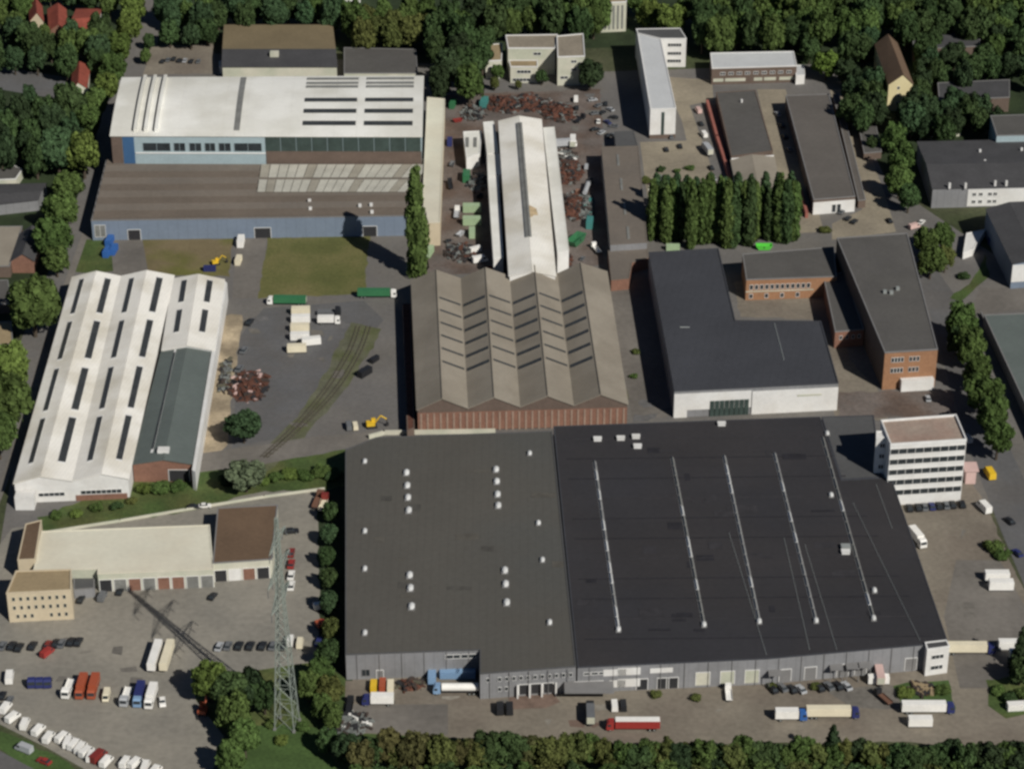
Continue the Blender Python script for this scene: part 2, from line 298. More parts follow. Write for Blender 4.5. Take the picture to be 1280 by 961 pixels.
def flat_building(name, label, cat, pts, h, wall, roof, parapet='trim', ph=0.5, z0=0.0, group=None, kind_roof=True, parent=None, world=False):
    "flat roof with parapet; pts are the roof outline as the photo shows it"
    pl = pts if world else poly(pts, h)
    pl = [Vector((p[0], p[1], 0)) for p in pl]
    c = cen(pl); t = parent or thing(name, (c.x, c.y, z0), label, cat, group)
    MB().prism(pl, z0, h-0.15).build('wall', M[wall], t)
    r = MB().prism(offset(pl, 0.36), h-0.3, h+0.02).build('roof', M[roof], t)
    MB().ring(offset(pl, -0.08), offset(pl, 0.35), h-0.14, h+ph).build('parapet', M[parapet], t)
    return t, pl
class Gable:
    "one or more pitched roofs side by side: back and front rows of eave, ridge, valley, ridge ... points"
    def __init__(s, name, label, cat, back, front, he, hr, wall, roof, z0=0.0, parent=None, over=0.4, t=0.22, group=None, endwall=None):
        n = len(back); s.he = he; s.hr = hr
        zz = [he if i % 2 == 0 else hr for i in range(n)]
        s.B = [W(p[0], p[1], zz[i]) for i, p in enumerate(back)]; s.F = [W(p[0], p[1], zz[i]) for i, p in enumerate(front)]
        for Q in (s.B, s.F):        # gable ends are plane walls
            a, d = Vector(Q[0][:2]), Vector(Q[-1][:2])-Vector(Q[0][:2])
            for i in range(1, n-1):
                k = (Vector(Q[i][:2])-a).dot(d)/d.length_squared; Q[i] = Vector((a.x+d.x*k, a.y+d.y*k, Q[i].z))
        c = cen([s.B[0], s.B[-1], s.F[0], s.F[-1]])
        s.t = parent or thing(name, (c.x, c.y, z0), label, cat, group)
        b = MB(); dz = 0.05
        vs = [(p.x, p.y, z0) for p in s.B]+[(p.x, p.y, p.z-dz) for p in s.B]+[(p.x, p.y, z0) for p in s.F]+[(p.x, p.y, p.z-dz) for p in s.F]
        fs = []
        for i in range(n-1):
            fs.append((i+1, i, n+i, n+i+1)); fs.append((2*n+i, 2*n+i+1, 3*n+i+1, 3*n+i))
            fs.append((3*n+i, 3*n+i+1, n+i+1, n+i))
        fs += [(0, 2*n, 3*n, n), (3*n-1, n-1, 2*n-1, 4*n-1)]
        b.add(vs, fs).build('wall', M[wall], s.t)
        s.roofs = []
        for i in range(n-1):
            rf = roof[i % len(roof)] if isinstance(roof, (list, tuple)) else roof
            B0, B1, F0, F1 = s.B[i], s.B[i+1], s.F[i], s.F[i+1]
            e = (F0-B0).normalized()*over
            o1 = (B0-B1).normalized()*(over if i == 0 else 0.0); o2 = (B1-B0).normalized()*(over if i == n-2 else 0.0)
            r = MB().slab([B0-e+o1, B1-e+o2, F1+e+o2, F0+e+o1], t).build('roof', M[rf], s.t); s.roofs.append(r)
        s.thick = t
    def P(s, i, u, v):
        B0, B1, F0, F1 = s.B[i], s.B[i+1], s.F[i], s.F[i+1]
        return (B0*(1-u)+B1*u)*(1-v)+(F0*(1-u)+F1*u)*v
    def N(s, i):
        n = (s.B[i+1]-s.B[i]).cross(s.F[i]-s.B[i]).normalized(); return n if n.z > 0 else -n
    def light(s, i, u0, u1, v0, v1, m='sky_dk', t=0.10, name='skylight', frame='frame'):
        n = s.N(i)*s.thick; q = [s.P(i, u0, v0)+n, s.P(i, u1, v0)+n, s.P(i, u1, v1)+n, s.P(i, u0, v1)+n]
        o = MB().slab(q, t).build(name, M[frame], s.t)
        c = sum(q, Vector())/4; qi = [c+(p-c)*0.94+s.N(i)*t for p in q]; MB().slab(qi, 0.03).build('pane', M[m], o)
        return o
SHEETS = []
def sheet(name, pts, lvl, m): SHEETS.append((lvl, len(SHEETS), name, pts, m))
def lay_sheets():
    "each sheet lies a few millimetres above every sheet it overlaps"
    done = []
    for lvl, k, name, pts, m in sorted(SHEETS):
        pl = poly(pts, 0.0); n = len(pl)
        x0, x1, y0, y1 = min(p.x for p in pl), max(p.x for p in pl), min(p.y for p in pl), max(p.y for p in pl)
        z = 0.02
        for q in done:
            if x0 < q[1] and q[0] < x1 and y0 < q[3] and q[2] < y1: z = max(z, q[4]+0.006)
        done.append((x0, x1, y0, y1, z))
        if m in ('lawn', 'dry', 'grass', 'grass_bright', 'grass_dark', 'ballast', 'sand', 'ground_a', 'ground_b', 'ground_c', 'ground_d', 'sandy', 'rusty_ground') and x1-x0 < 260:
            rg = random.Random(k); q = []      # ragged edges where soil and grass meet the paving
            for i in range(n):
                a, b_ = pl[i], pl[(i+1) % n]; kk = max(1, int((b_-a).length/3.5))
                for j in range(kk):
                    p = a.lerp(b_, j/kk); q.append(Vector((p.x+rg.uniform(-.6, .6), p.y+rg.uniform(-.9, .9), 0)))
            pl = q; n = len(pl)
        a = sum(pl[i].x*pl[(i+1) % n].y-pl[(i+1) % n].x*pl[i].y for i in range(n))
        if a < 0: pl = pl[::-1]
        o = MB().add([(p.x, p.y, z) for p in pl], [tuple(range(n))]).build(name, M[m]); o['kind'] = 'structure'

# ---------------------------------------------------------------- the setting
b = MB(); b.add([(-2500, -1500, -0.02), (2500, -1500, -0.02), (2500, 4000, -0.02), (-2500, 4000, -0.02)], [(0, 1, 2, 3)])
b.build('ground', M['ground'])['kind'] = 'structure'
sheet('yard', [(112, 200), (150, 62), (760, 90), (1040, 80), (1110, 230), (1290, 350), (1300, 640), (430, 600), (330, 600), (0, 680), (20, 560)], 1, 'asphalt')
sheet('street', [(172, -40), (212, -40), (196, 60), (150, 160), (126, 250), (92, 350), (60, 430), (12, 590), (-60, 760), (-110, 760), (-40, 590), (8, 470), (45, 380), (88, 270), (118, 190), (150, 110), (160, 60)], 2, 'asphalt')
sheet('pavement', [(127, 200), (134, 202), (108, 300), (70, 410), (20, 575), (-20, 680), (-30, 680), (10, 575), (60, 410), (100, 300)], 3, 'asphalt_old')
sheet('side_street', [(-60, 78), (0, 84), (92, 98), (96, 124), (60, 122), (0, 112), (-60, 108)], 2, 'asphalt_dark')
sheet('lorry_park', [(-60, 760), (15, 660), (60, 655), (330, 606), (425, 590), (440, 760), (432, 850), (400, 830), (290, 842), (238, 835), (245, 875), (280, 920), (262, 975), (130, 975), (60, 935), (0, 905), (-60, 900)], 2, 'concrete')
sheet('loading_yard', [(424, 845), (436, 835), (1160, 830), (1240, 820), (1330, 850), (1330, 945), (1130, 928), (760, 930), (432, 916)], 2, 'sandy')
sheet('east_yard', [(1040, 590), (1215, 600), (1245, 660), (1290, 760), (1330, 860), (1190, 872), (1150, 790)], 3, 'sandy')
sheet('east_yard_patch', [(1195, 700), (1250, 700), (1290, 775), (1330, 860), (1200, 860), (1180, 770)], 4, 'asphalt_old')
sheet('east_street', [(1150, 300), (1180, 350), (1212, 395), (1235, 470), (1262, 560), (1300, 640), (1340, 760), (1292, 760), (1250, 660), (1222, 590), (1190, 490), (1165, 400), (1140, 330)], 2, 'asphalt_dark')
sheet('courtyard', [(918, 352), (1045, 345), (1062, 450), (1110, 500), (1110, 525), (1045, 520), (1020, 400), (925, 395)], 2, 'sandy')
sheet('courtyard_corner', [(1048, 490), (1190, 488), (1195, 520), (1048, 522)], 3, 'rusty_ground')
sheet('lane', [(826, 96), (890, 100), (892, 126), (862, 132), (905, 255), (880, 262), (852, 150)], 2, 'lane_sand')
sheet('lane_court', [(800, 178), (868, 176), (880, 250), (810, 252)], 2, 'lane_sand')
sheet('middle_lane', [(946, 112), (982, 112), (1030, 290), (996, 292), (966, 195)], 2, 'lane_sand')
sheet('east_lane', [(1037, 112), (1058, 112), (1105, 240), (1120, 290), (1040, 300), (1040, 280), (1078, 262)], 2, 'lane_sand')
sheet('scrapyard_ground', [(556, 118), (750, 112), (762, 330), (690, 340), (516, 345), (552, 270)], 2, 'rusty_ground')
sheet('car_park_top_left', [(188, 58), (266, 56), (272, 92), (180, 94)], 2, 'sandy')
sheet('lawn', [(334, 298), (462, 294), (456, 368), (322, 373)], 2, 'lawn')
sheet('dry_verge', [(176, 299), (292, 299), (286, 345), (184, 345)], 2, 'dry')
sheet('verge', [(104, 300), (176, 299), (184, 340), (94, 340)], 2, 'grass')
sheet('drive', [(138, 299), (178, 298), (186, 345), (142, 345)], 3, 'asphalt_old')
sheet('front_path', [(296, 298), (334, 298), (322, 373), (290, 373)], 3, 'asphalt_old')
sheet('sand_strip', [(277, 395), (304, 393), (296, 440), (284, 560), (268, 570), (246, 570), (258, 500), (270, 430)], 2, 'sand')
sheet('dark_yard', [(330, 385), (455, 376), (480, 400), (418, 470), (360, 545), (290, 560), (300, 420)], 2, 'asphalt_dark')
sheet('trackbed', [(438, 404), (478, 412), (462, 440), (430, 490), (385, 540), (335, 590), (300, 596), (330, 562), (372, 520), (405, 470)], 3, 'ballast')
sheet('bank', [(46, 648), (170, 600), (260, 585), (330, 578), (432, 562), (434, 612), (330, 614), (230, 640), (56, 664)], 2, 'grass')
sheet('bank_path', [(240, 568), (330, 556), (395, 545), (470, 540), (470, 552), (330, 580), (235, 592)], 3, 'asphalt_old')
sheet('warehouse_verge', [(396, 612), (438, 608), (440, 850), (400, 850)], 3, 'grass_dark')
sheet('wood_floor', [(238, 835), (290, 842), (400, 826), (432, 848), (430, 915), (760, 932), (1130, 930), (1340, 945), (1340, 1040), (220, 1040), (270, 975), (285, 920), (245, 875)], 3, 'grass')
sheet('meadow', [(300, 905), (395, 908), (430, 975), (280, 985)], 4, 'grass_bright')
sheet('roadside_grass', [(-40, 905), (0, 912), (60, 940), (120, 975), (170, 1000), (60, 1000), (0, 935), (-40, 920)], 4, 'grass_bright')
sheet('main_road', [(-60, 925), (0, 938), (50, 965), (110, 1010), (-60, 1010)], 5, 'asphalt_dark')
sheet('grass_island', [(1118, 856), (1184, 850), (1196, 893), (1124, 886)], 4, 'grass_bright')
sheet('east_grass_island', [(1232, 850), (1300, 842), (1310, 890), (1256, 896), (1238, 884)], 4, 'grass')
sheet('east_lawn', [(1215, 350), (1232, 318), (1236, 345), (1200, 378), (1188, 372)], 3, 'grass')
sheet('roof_side_path', [(1225, 360), (1290, 360), (1290, 385), (1212, 395)], 3, 'asphalt_old')
sheet('gable_verge', [(770, 385), (786, 383), (800, 500), (788, 510)], 3, 'lawn')
sheet('paved_strip', [(752, 308), (810, 306), (818, 345), (835, 522), (790, 522)], 3, 'asphalt_old')
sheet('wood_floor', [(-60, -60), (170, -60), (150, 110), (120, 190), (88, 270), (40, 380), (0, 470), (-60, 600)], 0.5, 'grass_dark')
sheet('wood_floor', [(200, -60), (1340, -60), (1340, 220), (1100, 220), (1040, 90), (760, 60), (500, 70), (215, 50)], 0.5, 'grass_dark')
sheet('forecourt', [(430, 915), (430, 880), (560, 880), (560, 918)], 3, 'asphalt_old')

pr = random.Random(11)
def repair(n, x0, y0, x1, y1, mats, ok=None):
    k = 0
    while k < n:
        x, y = pr.uniform(x0, x1), pr.uniform(y0, y1); w_, h_ = pr.uniform(5, 22), pr.uniform(3, 9)
        if ok and not ok(x, y): continue
        k += 1; sk = pr.uniform(-3, 3)
        sheet('asphalt_patch', [(x, y), (x+w_, y+pr.uniform(-1, 1)), (x+w_+sk, y+h_), (x+w_*.5+sk, y+h_+pr.uniform(-1, 2)), (x+sk, y+h_+pr.uniform(-1, 1))], 6+k*.01, pr.choice(mats))
repair(10, 60, 750, 260, 900, ['ground_a', 'ground_b']); repair(9, 300, 390, 420, 540, ['ground_a', 'ground_c']); repair(8, 500, 868, 1100, 915, ['ground_a', 'ground_b', 'ground_d'])
repair(6, 1170, 650, 1240, 830, ['ground_a', 'ground_b']); repair(5, 780, 500, 830, 520, ['ground_c']); repair(6, 700, 110, 760, 180, ['ground_c', 'ground_a'])
sheet('asphalt_patch', [(636, 870), (690, 868), (700, 878), (682, 886), (640, 886)], 7, 'ground_d')
sheet('asphalt_patch', [(1030, 860), (1118, 858), (1128, 886), (1062, 884)], 7, 'ground_a')
lay_sheets()
# ================================================================ BUILDINGS
# ---- the big warehouse
wh, _ = flat_building('warehouse', 'huge flat-roofed warehouse, roof brown-grey on the left, near-black with rooflight rows on the right', 'warehouse',
    [(432, 562), (470, 547), (690, 539), (720, 833), (600, 842), (600, 812), (432, 818)], 9.5, 'w_grey', 'roof_brown', 'roof_mid', ph=0.2)
DK = poly([(692, 533), (1025, 521), (1052, 600), (1114, 597), (1185, 803), (960, 823), (722, 834)], 9.6)
GR = poly([(1027, 521), (1092, 519), (1102, 596), (1052, 599)], 9.55)
for pl, z, m, w_ in ((DK, 9.6, 'roof_black', 'w_grey'), (GR, 9.5, 'roof_mid', 'w_grey')):
    flat_building('', '', '', pl, z, w_, m, 'roof_bluegrey', ph=0.14, parent=wh, world=True)
for o in list(wh.children):
    if o.name.startswith('roof'):
        o['label'] = {'felt_roof_brown': 'brown-grey felt roof', 'felt_roof_black': 'near-black felt roof', 'felt_roof_mid': 'mid grey felt roof'}[o.data.materials[0].name]
def dome_mesh(w, l, h, m):
    b = MB(); b.box((0, 0, 0.2), (w+0.2, l+0.2, 0.4), 0, 1); k = 8; rows = 3
    vs = []; fs = []
    for r in range(rows+1):
        a = r/rows*math.pi/2; 
        for i in range(k):
            an = 2*math.pi*(i+0.5)/k; vs.append((math.cos(an)*w*0.54*math.cos(a), math.sin(an)*l*0.54*math.cos(a), 0.4+h*math.sin(a)))
    for r in range(rows):
        for i in range(k): fs.append((r*k+i, r*k+(i+1) % k, (r+1)*k+(i+1) % k, (r+1)*k+i))
    b.add(vs, fs, 0); return b.mesh('rooflight_dome', [M[m], M['trim']])
dmB = dome_mesh(2.0, 3.6, 0.9, 'domelit'); dmS = dome_mesh(1.5, 2.8, 0.7, 'domelit')
for x, ys in ((508, (590, 606, 621, 637)), (620, (586, 601, 617, 631)), (512, (718, 734, 757)), (631, (712, 729, 752))):
    for i, y in enumerate(ys): p = W(x+(y-ys[0])*0.06, y, 10); inst(dmB, 'rooflight_dome', wh, (p.x, p.y, 9.53))
for x, y in ((456, 576), (456, 663), (456, 710), (456, 790), (662, 566), (673, 653), (678, 699), (687, 777), (1034, 541), (1039, 618), (1093, 737)):
    p = W(x, y, 10); inst(dmS, 'rooflight_dome', wh, (p.x, p.y, 9.6))
vb = MB().box((0, 0, 0.5), (2.6, 1.6, 1.0)).box((0, 0, 1.06), (2.9, 1.9, 0.12)).mesh('roof_vent', M['w_white'])
for x, y in ((747, 549), (776, 548), (795, 546), (797, 558), (902, 530), (1057, 690)):
    p = W(x, y, 10); inst(vb, 'roof_vent', wh, (p.x, p.y, 9.62))
# five ridge rows of rooflights across the black roof
rows5 = [((743, 575), (773, 785)), ((840, 570), (880, 779)), ((905, 568), (949, 775)), ((968, 565), (1020, 774)), ((1028, 545), (1092, 771))]
for ri, (a, b_) in enumerate(rows5):
    A = W(a[0], a[1], 10.2); B = W(b_[0], b_[1], 10.2); n = 16; d = (B-A)/n; rz = math.atan2(d.y, d.x)
    Lg = d.length
    key = 'rl%d' % ri
    mb = MB()
    for s_ in (-1, 1): mb.add([(-Lg*0.46, s_*0.55, 0), (Lg*0.46, s_*0.55, 0), (Lg*0.46, 0, 0.75), (-Lg*0.46, 0, 0.75)], [(0, 1, 2, 3) if s_ < 0 else (3, 2, 1, 0)])
    for e in (-1, 1): mb.add([(e*Lg*0.46, -0.55, 0), (e*Lg*0.46, 0.55, 0), (e*Lg*0.46, 0, 0.75)], [(0, 1, 2) if e > 0 else (2, 1, 0)])
    mb.box((0, 0, -0.1), (Lg*0.94, 1.3, 0.25), 0, 1)
    me = mb.mesh('rooflight', [M['glass_grey'] if ri in (1, 4) else M['dome'], M['trim']])
    me2 = mb.mesh('rooflight', [M['domelit'], M['trim']])
    for i in range(n):
        p = A+d*(i+0.5); inst(me2 if random.random() < 0.28 else me, 'rooflight', wh, (p.x, p.y, 9.7), rz)
    inst(dmS, 'rooflight_dome', wh, (B.x, B.y, 9.6))
for a, b_ in (((911, 665), (958, 818)), ((980, 672), (1012, 812)), ((1006, 680), (1046, 812)), ((1066, 628), (1150, 800)), ((1095, 605), (1115, 660))):
    A = W(a[0], a[1], 9.7); B = W(b_[0], b_[1], 9.7); MB().tube((A.x, A.y, 9.72), (B.x, B.y, 9.72), 0.08).build('roof_cable', M['metal'], wh)
MB().box((W(1057, 684, 10).x, W(1057, 684, 10).y, 10.2), (3, 2.5, 1.2)).build('roof_plant_box', M['metal'], wh)
rp = random.Random(3)
for k in range(46):
    x = rp.uniform(450, 1120); y = rp.uniform(560, 790)
    if x > 1010+(y-560)*.45: continue
    p = W(x, y, 9.7); dk = x > 705+(y-560)*.1
    MB().box((p.x, p.y, (9.64 if dk else 9.53)+0.0012*k), (rp.uniform(1.5, 9), rp.uniform(1.0, 5), 0.03), rp.choice((0, 0, 0.02))).build('felt_patch', M[rp.choice(('patch_a', 'patch_b') if dk else ('patch_c', 'patch_d'))], wh)
for k in range(11):      # lapped seams of the black felt
    y = 545+k*25; a = W(706+k*2.5, y+4, 9.7); b_ = W(1030+k*13.5, y, 9.7)
    MB().slab([(a.x, a.y, 9.625), (b_.x, b_.y, 9.625), (b_.x, b_.y+0.5, 9.625), (a.x, a.y+0.5, 9.625)], 0.10).build('felt_seam', M['patch_b' if k % 3 else 'patch_a'], wh)
# front walls
fl = [W(432, 818, 9.5), W(600, 812, 9.5)]; fm_ = [W(600, 842, 9.5), W(722, 834, 9.5)]; fr = [W(722, 834, 9.6), W(960, 823, 9.6)]; fe = [W(960, 823, 9.6), W(1185, 803, 9.6)]
windows(wh, *fl, (0.80, 0.91), (6.6,), 5.0, 1.6, n=2)
windows(wh, *fl, (0.145,), (1.2,), 2.6, 2.6, fm='trim', n=2)
on_wall(wh, *fl, 0.25, 0, door_mesh(2.0, 3.2, 'trim'), 'door')
windows(wh, *fm_, [0.08]+[0.2+0.073*i for i in range(11)], (6.3,), 1.1, 1.5)
windows(wh, *fm_, (0.2, 0.27), (2.6,), 1.1, 1.5)
for u in (0.45, 0.57, 0.70): on_wall(wh, *fm_, u, 0.9, door_mesh(3.0, 3.6, 'chassis'), 'door')  # black leaves paint the darkness inside the open docks
for u in (0.385, 0.51, 0.635, 0.78): MB().box((fm_[0].lerp(fm_[1], u)-Vector((0, 0.6, 0))).to_tuple()[:2]+(2.3,), (0.5, 1.0, 4.6)).build('pier', M['w_white'], wh)
windows(wh, *fr, lin(0.03, 0.15, 3), (6.6,), 2.2, 1.1)
for u, z, w_, h_ in ((0.195, 6.0, 7, 2.3), (0.27, 6.0, 7, 2.6), (0.44, 6.3, 7, 1.7), (0.06, 1.6, 9, 2.8), (0.15, 1.6, 4, 2.4), (0.21, 1.6, 5, 2.6), (0.27, 1.6, 7, 2.9)):
    on_wall(wh, *fr, u, z, MB().box((0, -0.06, h_/2), (w_, 0.2, h_)).mesh('wall_panel', M['w_white']), 'wall_panel')
windows(wh, *fr, (0.045, 0.095), (2.2,), 1.5, 1.4, fm='trim')
for u in (0.34, 0.45, 0.50): on_wall(wh, *fr, u, 0.2, door_mesh(3.4, 4.0, 'chassis'), 'door')
for u in (0.66, 0.79, 0.92): on_wall(wh, *fr, u, 0.8, door_mesh(4.2, 4.8, 'w_pale'), 'door')
for u in (0.10, 0.24, 0.42, 0.52, 0.80): on_wall(wh, *fe, u, 0.6, door_mesh(3.6, 4.4, 'trim'), 'door')
for k, u in enumerate((0.04, 0.38, 0.47, 0.535)):
    p = fe[0].lerp(fe[1], u); MB().box((p.x, p.y-1.6, 5.2), (4.0, 3.2, 0.25)).box((p.x-1.8, p.y-3.0, 2.6), (0.2, 0.2, 5.2)).box((p.x+1.8, p.y-3.0, 2.6), (0.2, 0.2, 5.2)).build('dock_canopy', M['trim'], wh)
# canopy over middle docks
p = fr[0].lerp(fr[1], 0.06)
MB().box((p.x, p.y-3, 4.2), (15, 6, 0.3)).build('dock_canopy', M['trim'], wh)
# white two-storey gatehouse at the right end of the front
gh, pl = flat_building('gatehouse', 'small white two-storey gatehouse at the right end of the warehouse front', 'building',
    [(1159, 812), (1187, 808), (1183, 800), (1156, 803)], 9.9, 'w_white', 'roof_slate', 'frame', 0.3)
windows(gh, pl[0], pl[1], (0.32, 0.5, 0.68), (2.0, 6.0), 1.4, 1.6)

for (A, B), n_, z_ in ((fl, 6, 9.3), (fm_, 5, 9.3), (fr, 8, 9.35), (fe, 8, 9.35)):
    for u in lin(0.0, 1.0, n_):
        p = A.lerp(B, u); MB().tube((p.x, p.y-0.16, 0), (p.x, p.y-0.16, z_), 0.12, n=5).build('downpipe', M['trim'], wh)
# ---- left white hall
lh = Gable('triple_gabled_hall', 'long white hall of side-by-side gabled bays with dark rooflight strips, beside the left street', 'factory hall',
    [(91, 347), (121, 336), (151, 346), (184, 334), (217, 345)], [(18, 604), (51, 592), (90, 604), (127, 587), (160, 598)], 8.0, 10.4, 'w_white', 'roof_white_rib')
for i, (u0, u1) in enumerate(((0.36, 0.57), (0.40, 0.66), (0.38, 0.59), (0.40, 0.65))):
    for v0, v1 in ((0.022, 0.219), (0.252, 0.453), (0.490, 0.700), (0.726, 0.935)): lh.light(i, u0, u1, v0, v1)
for a, z, w_, h_, u in ((0, 3.6, 6.0, 1.4, 0.72),): pass
fa, fb = lh.F[0], lh.F[2]; fc, fd = lh.F[2], lh.F[4]
windows(lh.t, fa, fb, (0.62,), (2.2,), 9.0, 1.6, n=5); windows(lh.t, fc, fd, (0.5,), (2.4,), 14.0, 1.7, n=8)
on_wall(lh.t, fc, fd, 0.5, 0.0, MB().box((0, -0.05, 1.1), (17.5, 0.2, 2.2)).mesh('plinth', M['w_redbrick']), 'plinth')
MB().box((fa.x+3.6, fa.y-2.2, 2.6), (6.4, 4.4, 5.2)).build('porch', M['w_white'], lh.t)
l3 = Gable('', '', '', [(217, 349), (248, 342), (280, 350)], [(203, 438), (234, 428), (267, 438)], 7.9, 10.0, 'w_white', 'roof_white_rib', parent=lh.t)
for i in (0, 1):
    for v0, v1 in ((0.047, 0.38), (0.473, 0.80)): l3.light(i, 0.36, 0.60, v0, v1)
l4 = Gable('', '', '', [(203, 438), (234, 430), (264, 438)], [(166, 580), (205, 571), (241, 580)], 7.2, 9.0, 'w_redbrick', 'roof_green', parent=lh.t)
l4.light(0, 0.52, 0.60, 0.02, 0.93, t=0.12)
q = l4.P(0, 0.95, 0.93); MB().box((q.x, q.y, q.z+0.6), (4, 3, 1.0)).build('roof_vent', M['w_white'], lh.t)
sd = [W(*p, 7.6) for p in ((265, 438), (281, 352), (284, 354), (244, 590), (240, 588))]
MB().prism(sd, 0, 7.8).build('side_aisle', M['w_white'], lh.t)
on_wall(lh.t, l4.F[0], l4.F[2], 0.76, 0.3, door_mesh(7.0, 4.6, 'chassis'), 'door')  # black panel paints the darkness of the open entrance

# ---- top left hall: tall white roofed nave plus low corrugated front aisle
ZB, ZT = 9.0, 22.5
low, lpl = flat_building('assembly_hall', 'large hall with tall white-roofed rear part and lower brown corrugated front roof, top left', 'factory hall',
    [(133, 200), (536, 200), (516, 270), (114, 276)], ZB, 'w_blue', 'roof_strip', ph=0.15)
# corrugated strips of the low roof, each a sheet lapping the next
A0, A1, A2, A3 = lpl[0], lpl[1], lpl[2], lpl[3]
ns = 9
for k in range(ns):
    v0, v1 = k/ns, (k+1)/ns-0.012
    a = A0.lerp(A3, v0*0.97+0.01); b_ = A1.lerp(A2, v0*0.97+0.01); c_ = A1.lerp(A2, v1*0.97+0.01); d_ = A0.lerp(A3, v1*0.97+0.01)
    for q in (a, b_): q.z = ZB+0.75
    for q in (c_, d_): q.z = ZB+0.12
    MB().slab([a+Vector((.5, 0, 0)), b_-Vector((.5, 0, 0)), c_-Vector((.5, 0, 0)), d_+Vector((.5, 0, 0))], 0.06).build('roof_sheet', M['roof_strip' if k % 2 else 'roof_strip2'], low)
for k in range(2):      # two broad bands of pale translucent sheets on the right half
    y0, y1 = (206, 222) if k == 0 else (225, 240)
    for j in range(18):
        u0, u1 = j/18, (j+1)/18-0.004
        def bp(u, y): return W(327-(y-205)*.15+u*(213-(y-205)*.8), y, ZB+.9)
        q = [bp(u0, y0), bp(u1, y0), bp(u1, y1), bp(u0, y1)]
        for i_, p in enumerate(q): p.z = ZB+(0.98 if i_ < 2 else 0.88)
        MB().slab(q, 0.08).build('translucent_sheet', M['roof_translucent' if (j*7+k*3) % 5 else 'roof_translucent2'], low)
UR = [W(152, 97, ZT), W(530, 95, ZT), W(528, 171, ZT), W(137, 170, ZT)]
MB().prism(offset(UR, 0.5), 0, ZT-0.2).build('wall', M['w_lblue'], low)
def ur(u, v, dz=0.0):
    p = (UR[0].lerp(UR[1], u)).lerp(UR[3].lerp(UR[2], u), v); p.z = ZT+1.6*math.sin(math.pi*v)**0.8*1.0+dz; return p
nv = 12
def arch(u0, u1, v0, v1, dz, t, m, name, n=nv):
    mb = MB(); vs = []
    for k in range(n+1):
        v = v0+(v1-v0)*k/n
        vs += [ur(u0, v, dz), ur(u1, v, dz), ur(u0, v, dz+t), ur(u1, v, dz+t)]
    fs = []
    for k in range(n):
        a = 4*k; fs += [(a+2, a+6, a+7, a+3), (a, a+1, a+5, a+4), (a, a+4, a+6, a+2), (a+1, a+3, a+7, a+5)]
    e = 4*n; fs += [(0, 2, 3, 1), (e, e+1, e+3, e+2)]
    mb.add(vs, fs); return mb.build(name, M[m], low)
arch(0, 1, 0, 1, -0.3, 0.32, 'roof_white', 'roof')
for k in range(14):      # the roof sheets, joints between them
    arch(k/14+0.0015, (k+1)/14-0.0015, 0.002, 0.998, 0.03, 0.05, 'roof_white', 'roof_sheet')
for u in (0.075, 0.108, 0.142):
    arch(u, u+0.010, 0.02, 0.95, 0.09, 1.5, 'roof_white', 'roof_rib'); arch(u-0.008, u-0.001, 0.05, 0.93, 0.09, 0.12, 'glass_grey', 'rooflight')
arch(0.396, 0.414, 0.03, 0.93, 0.09, 0.25, 'glass_grey', 'rooflight')
for (u0, u1) in ((0.615, 0.785), (0.812, 0.968)):
    for v, m_ in ((0.05, 'glass_grey'), (0.14, 'glass_grey'), (0.21, 'glass_grey'), (0.44, 'sky_dk'), (0.62, 'sky_dk'), (0.80, 'sky_dk')):
        w_ = 0.028 if m_ == 'glass_grey' else 0.04
        arch(u0, u1, v, v+w_*1.4, 0.09, 0.3, m_, 'rooflight', 3)
ufl, ufr = offset(UR, 0.5)[3], offset(UR, 0.5)[2]
MB()
def panel(parent, A, B, u0, u1, z0, z1, m, name, th=0.12):
    A = Vector((A[0], A[1], 0)); B = Vector((B[0], B[1], 0)); w_ = (B-A).length*(u1-u0)
    me = MB().box((0, -th/2, (z1-z0)/2), (w_, th, z1-z0)).mesh(name, M[m]); return on_wall(parent, A, B, (u0+u1)/2, z0, me, name)
panel(low, ufl, ufr, 0.0, 0.035, ZB+.5, ZT-0.3, 'w_brown', 'wall_panel'); panel(low, ufl, ufr, 0.036, 0.073, ZB+.5, ZT-0.3, 'w_dblue', 'wall_panel')
uu = [0.105, 0.2, 0.248, 0.298, 0.348, 0.398, 0.49]
for a, b_ in ((0.10, 0.19), (0.20, 0.238), (0.25, 0.29), (0.30, 0.335), (0.345, 0.385), (0.395, 0.485)):
    w_ = (ufr-ufl).length*(b_-a); on_wall(low, ufl, ufr, (a+b_)/2, ZB+6.2, window_mesh(w_, 4.0, 'w_lblue', 'glass', max(2, int(w_/4))))
for k in range(10):
    a = 0.497+k*0.0503; panel(low, ufl, ufr, a, a+0.048, ZB+6.5, ZT-0.6, 'glass_green', 'window', 0.2); panel(low, ufl, ufr, a, a+0.0503, ZB+.5, ZB+6.4, 'w_brown', 'wall_panel', 0.16)
panel(low, ufl, ufr, 0.075, 0.496, ZB+5.2, ZB+5.7, 'frame', 'ledge', 0.3)
lf0, lf1 = lpl[3], lpl[2]
for u, w_ in ((0.13, 5.0), (0.53, 6.5), (0.865, 5.5)): on_wall(low, lf0, lf1, u, 0, door_mesh(w_, 4.6, 'chassis'), 'door')
on_wall(low, lf0, lf1, 0.025, 1.5, window_mesh(4.5, 5.5, 'frame', 'glass_grey', 2))
for x, y in ((387, 252), (388, 262), (450, 258), (464, 257), (465, 266)):
    p = W(x, y, ZB+.6); MB().box((p.x, p.y, ZB+1.0), (1.2, 1.2, 1.2)).build('roof_vent', M['w_white'], low)
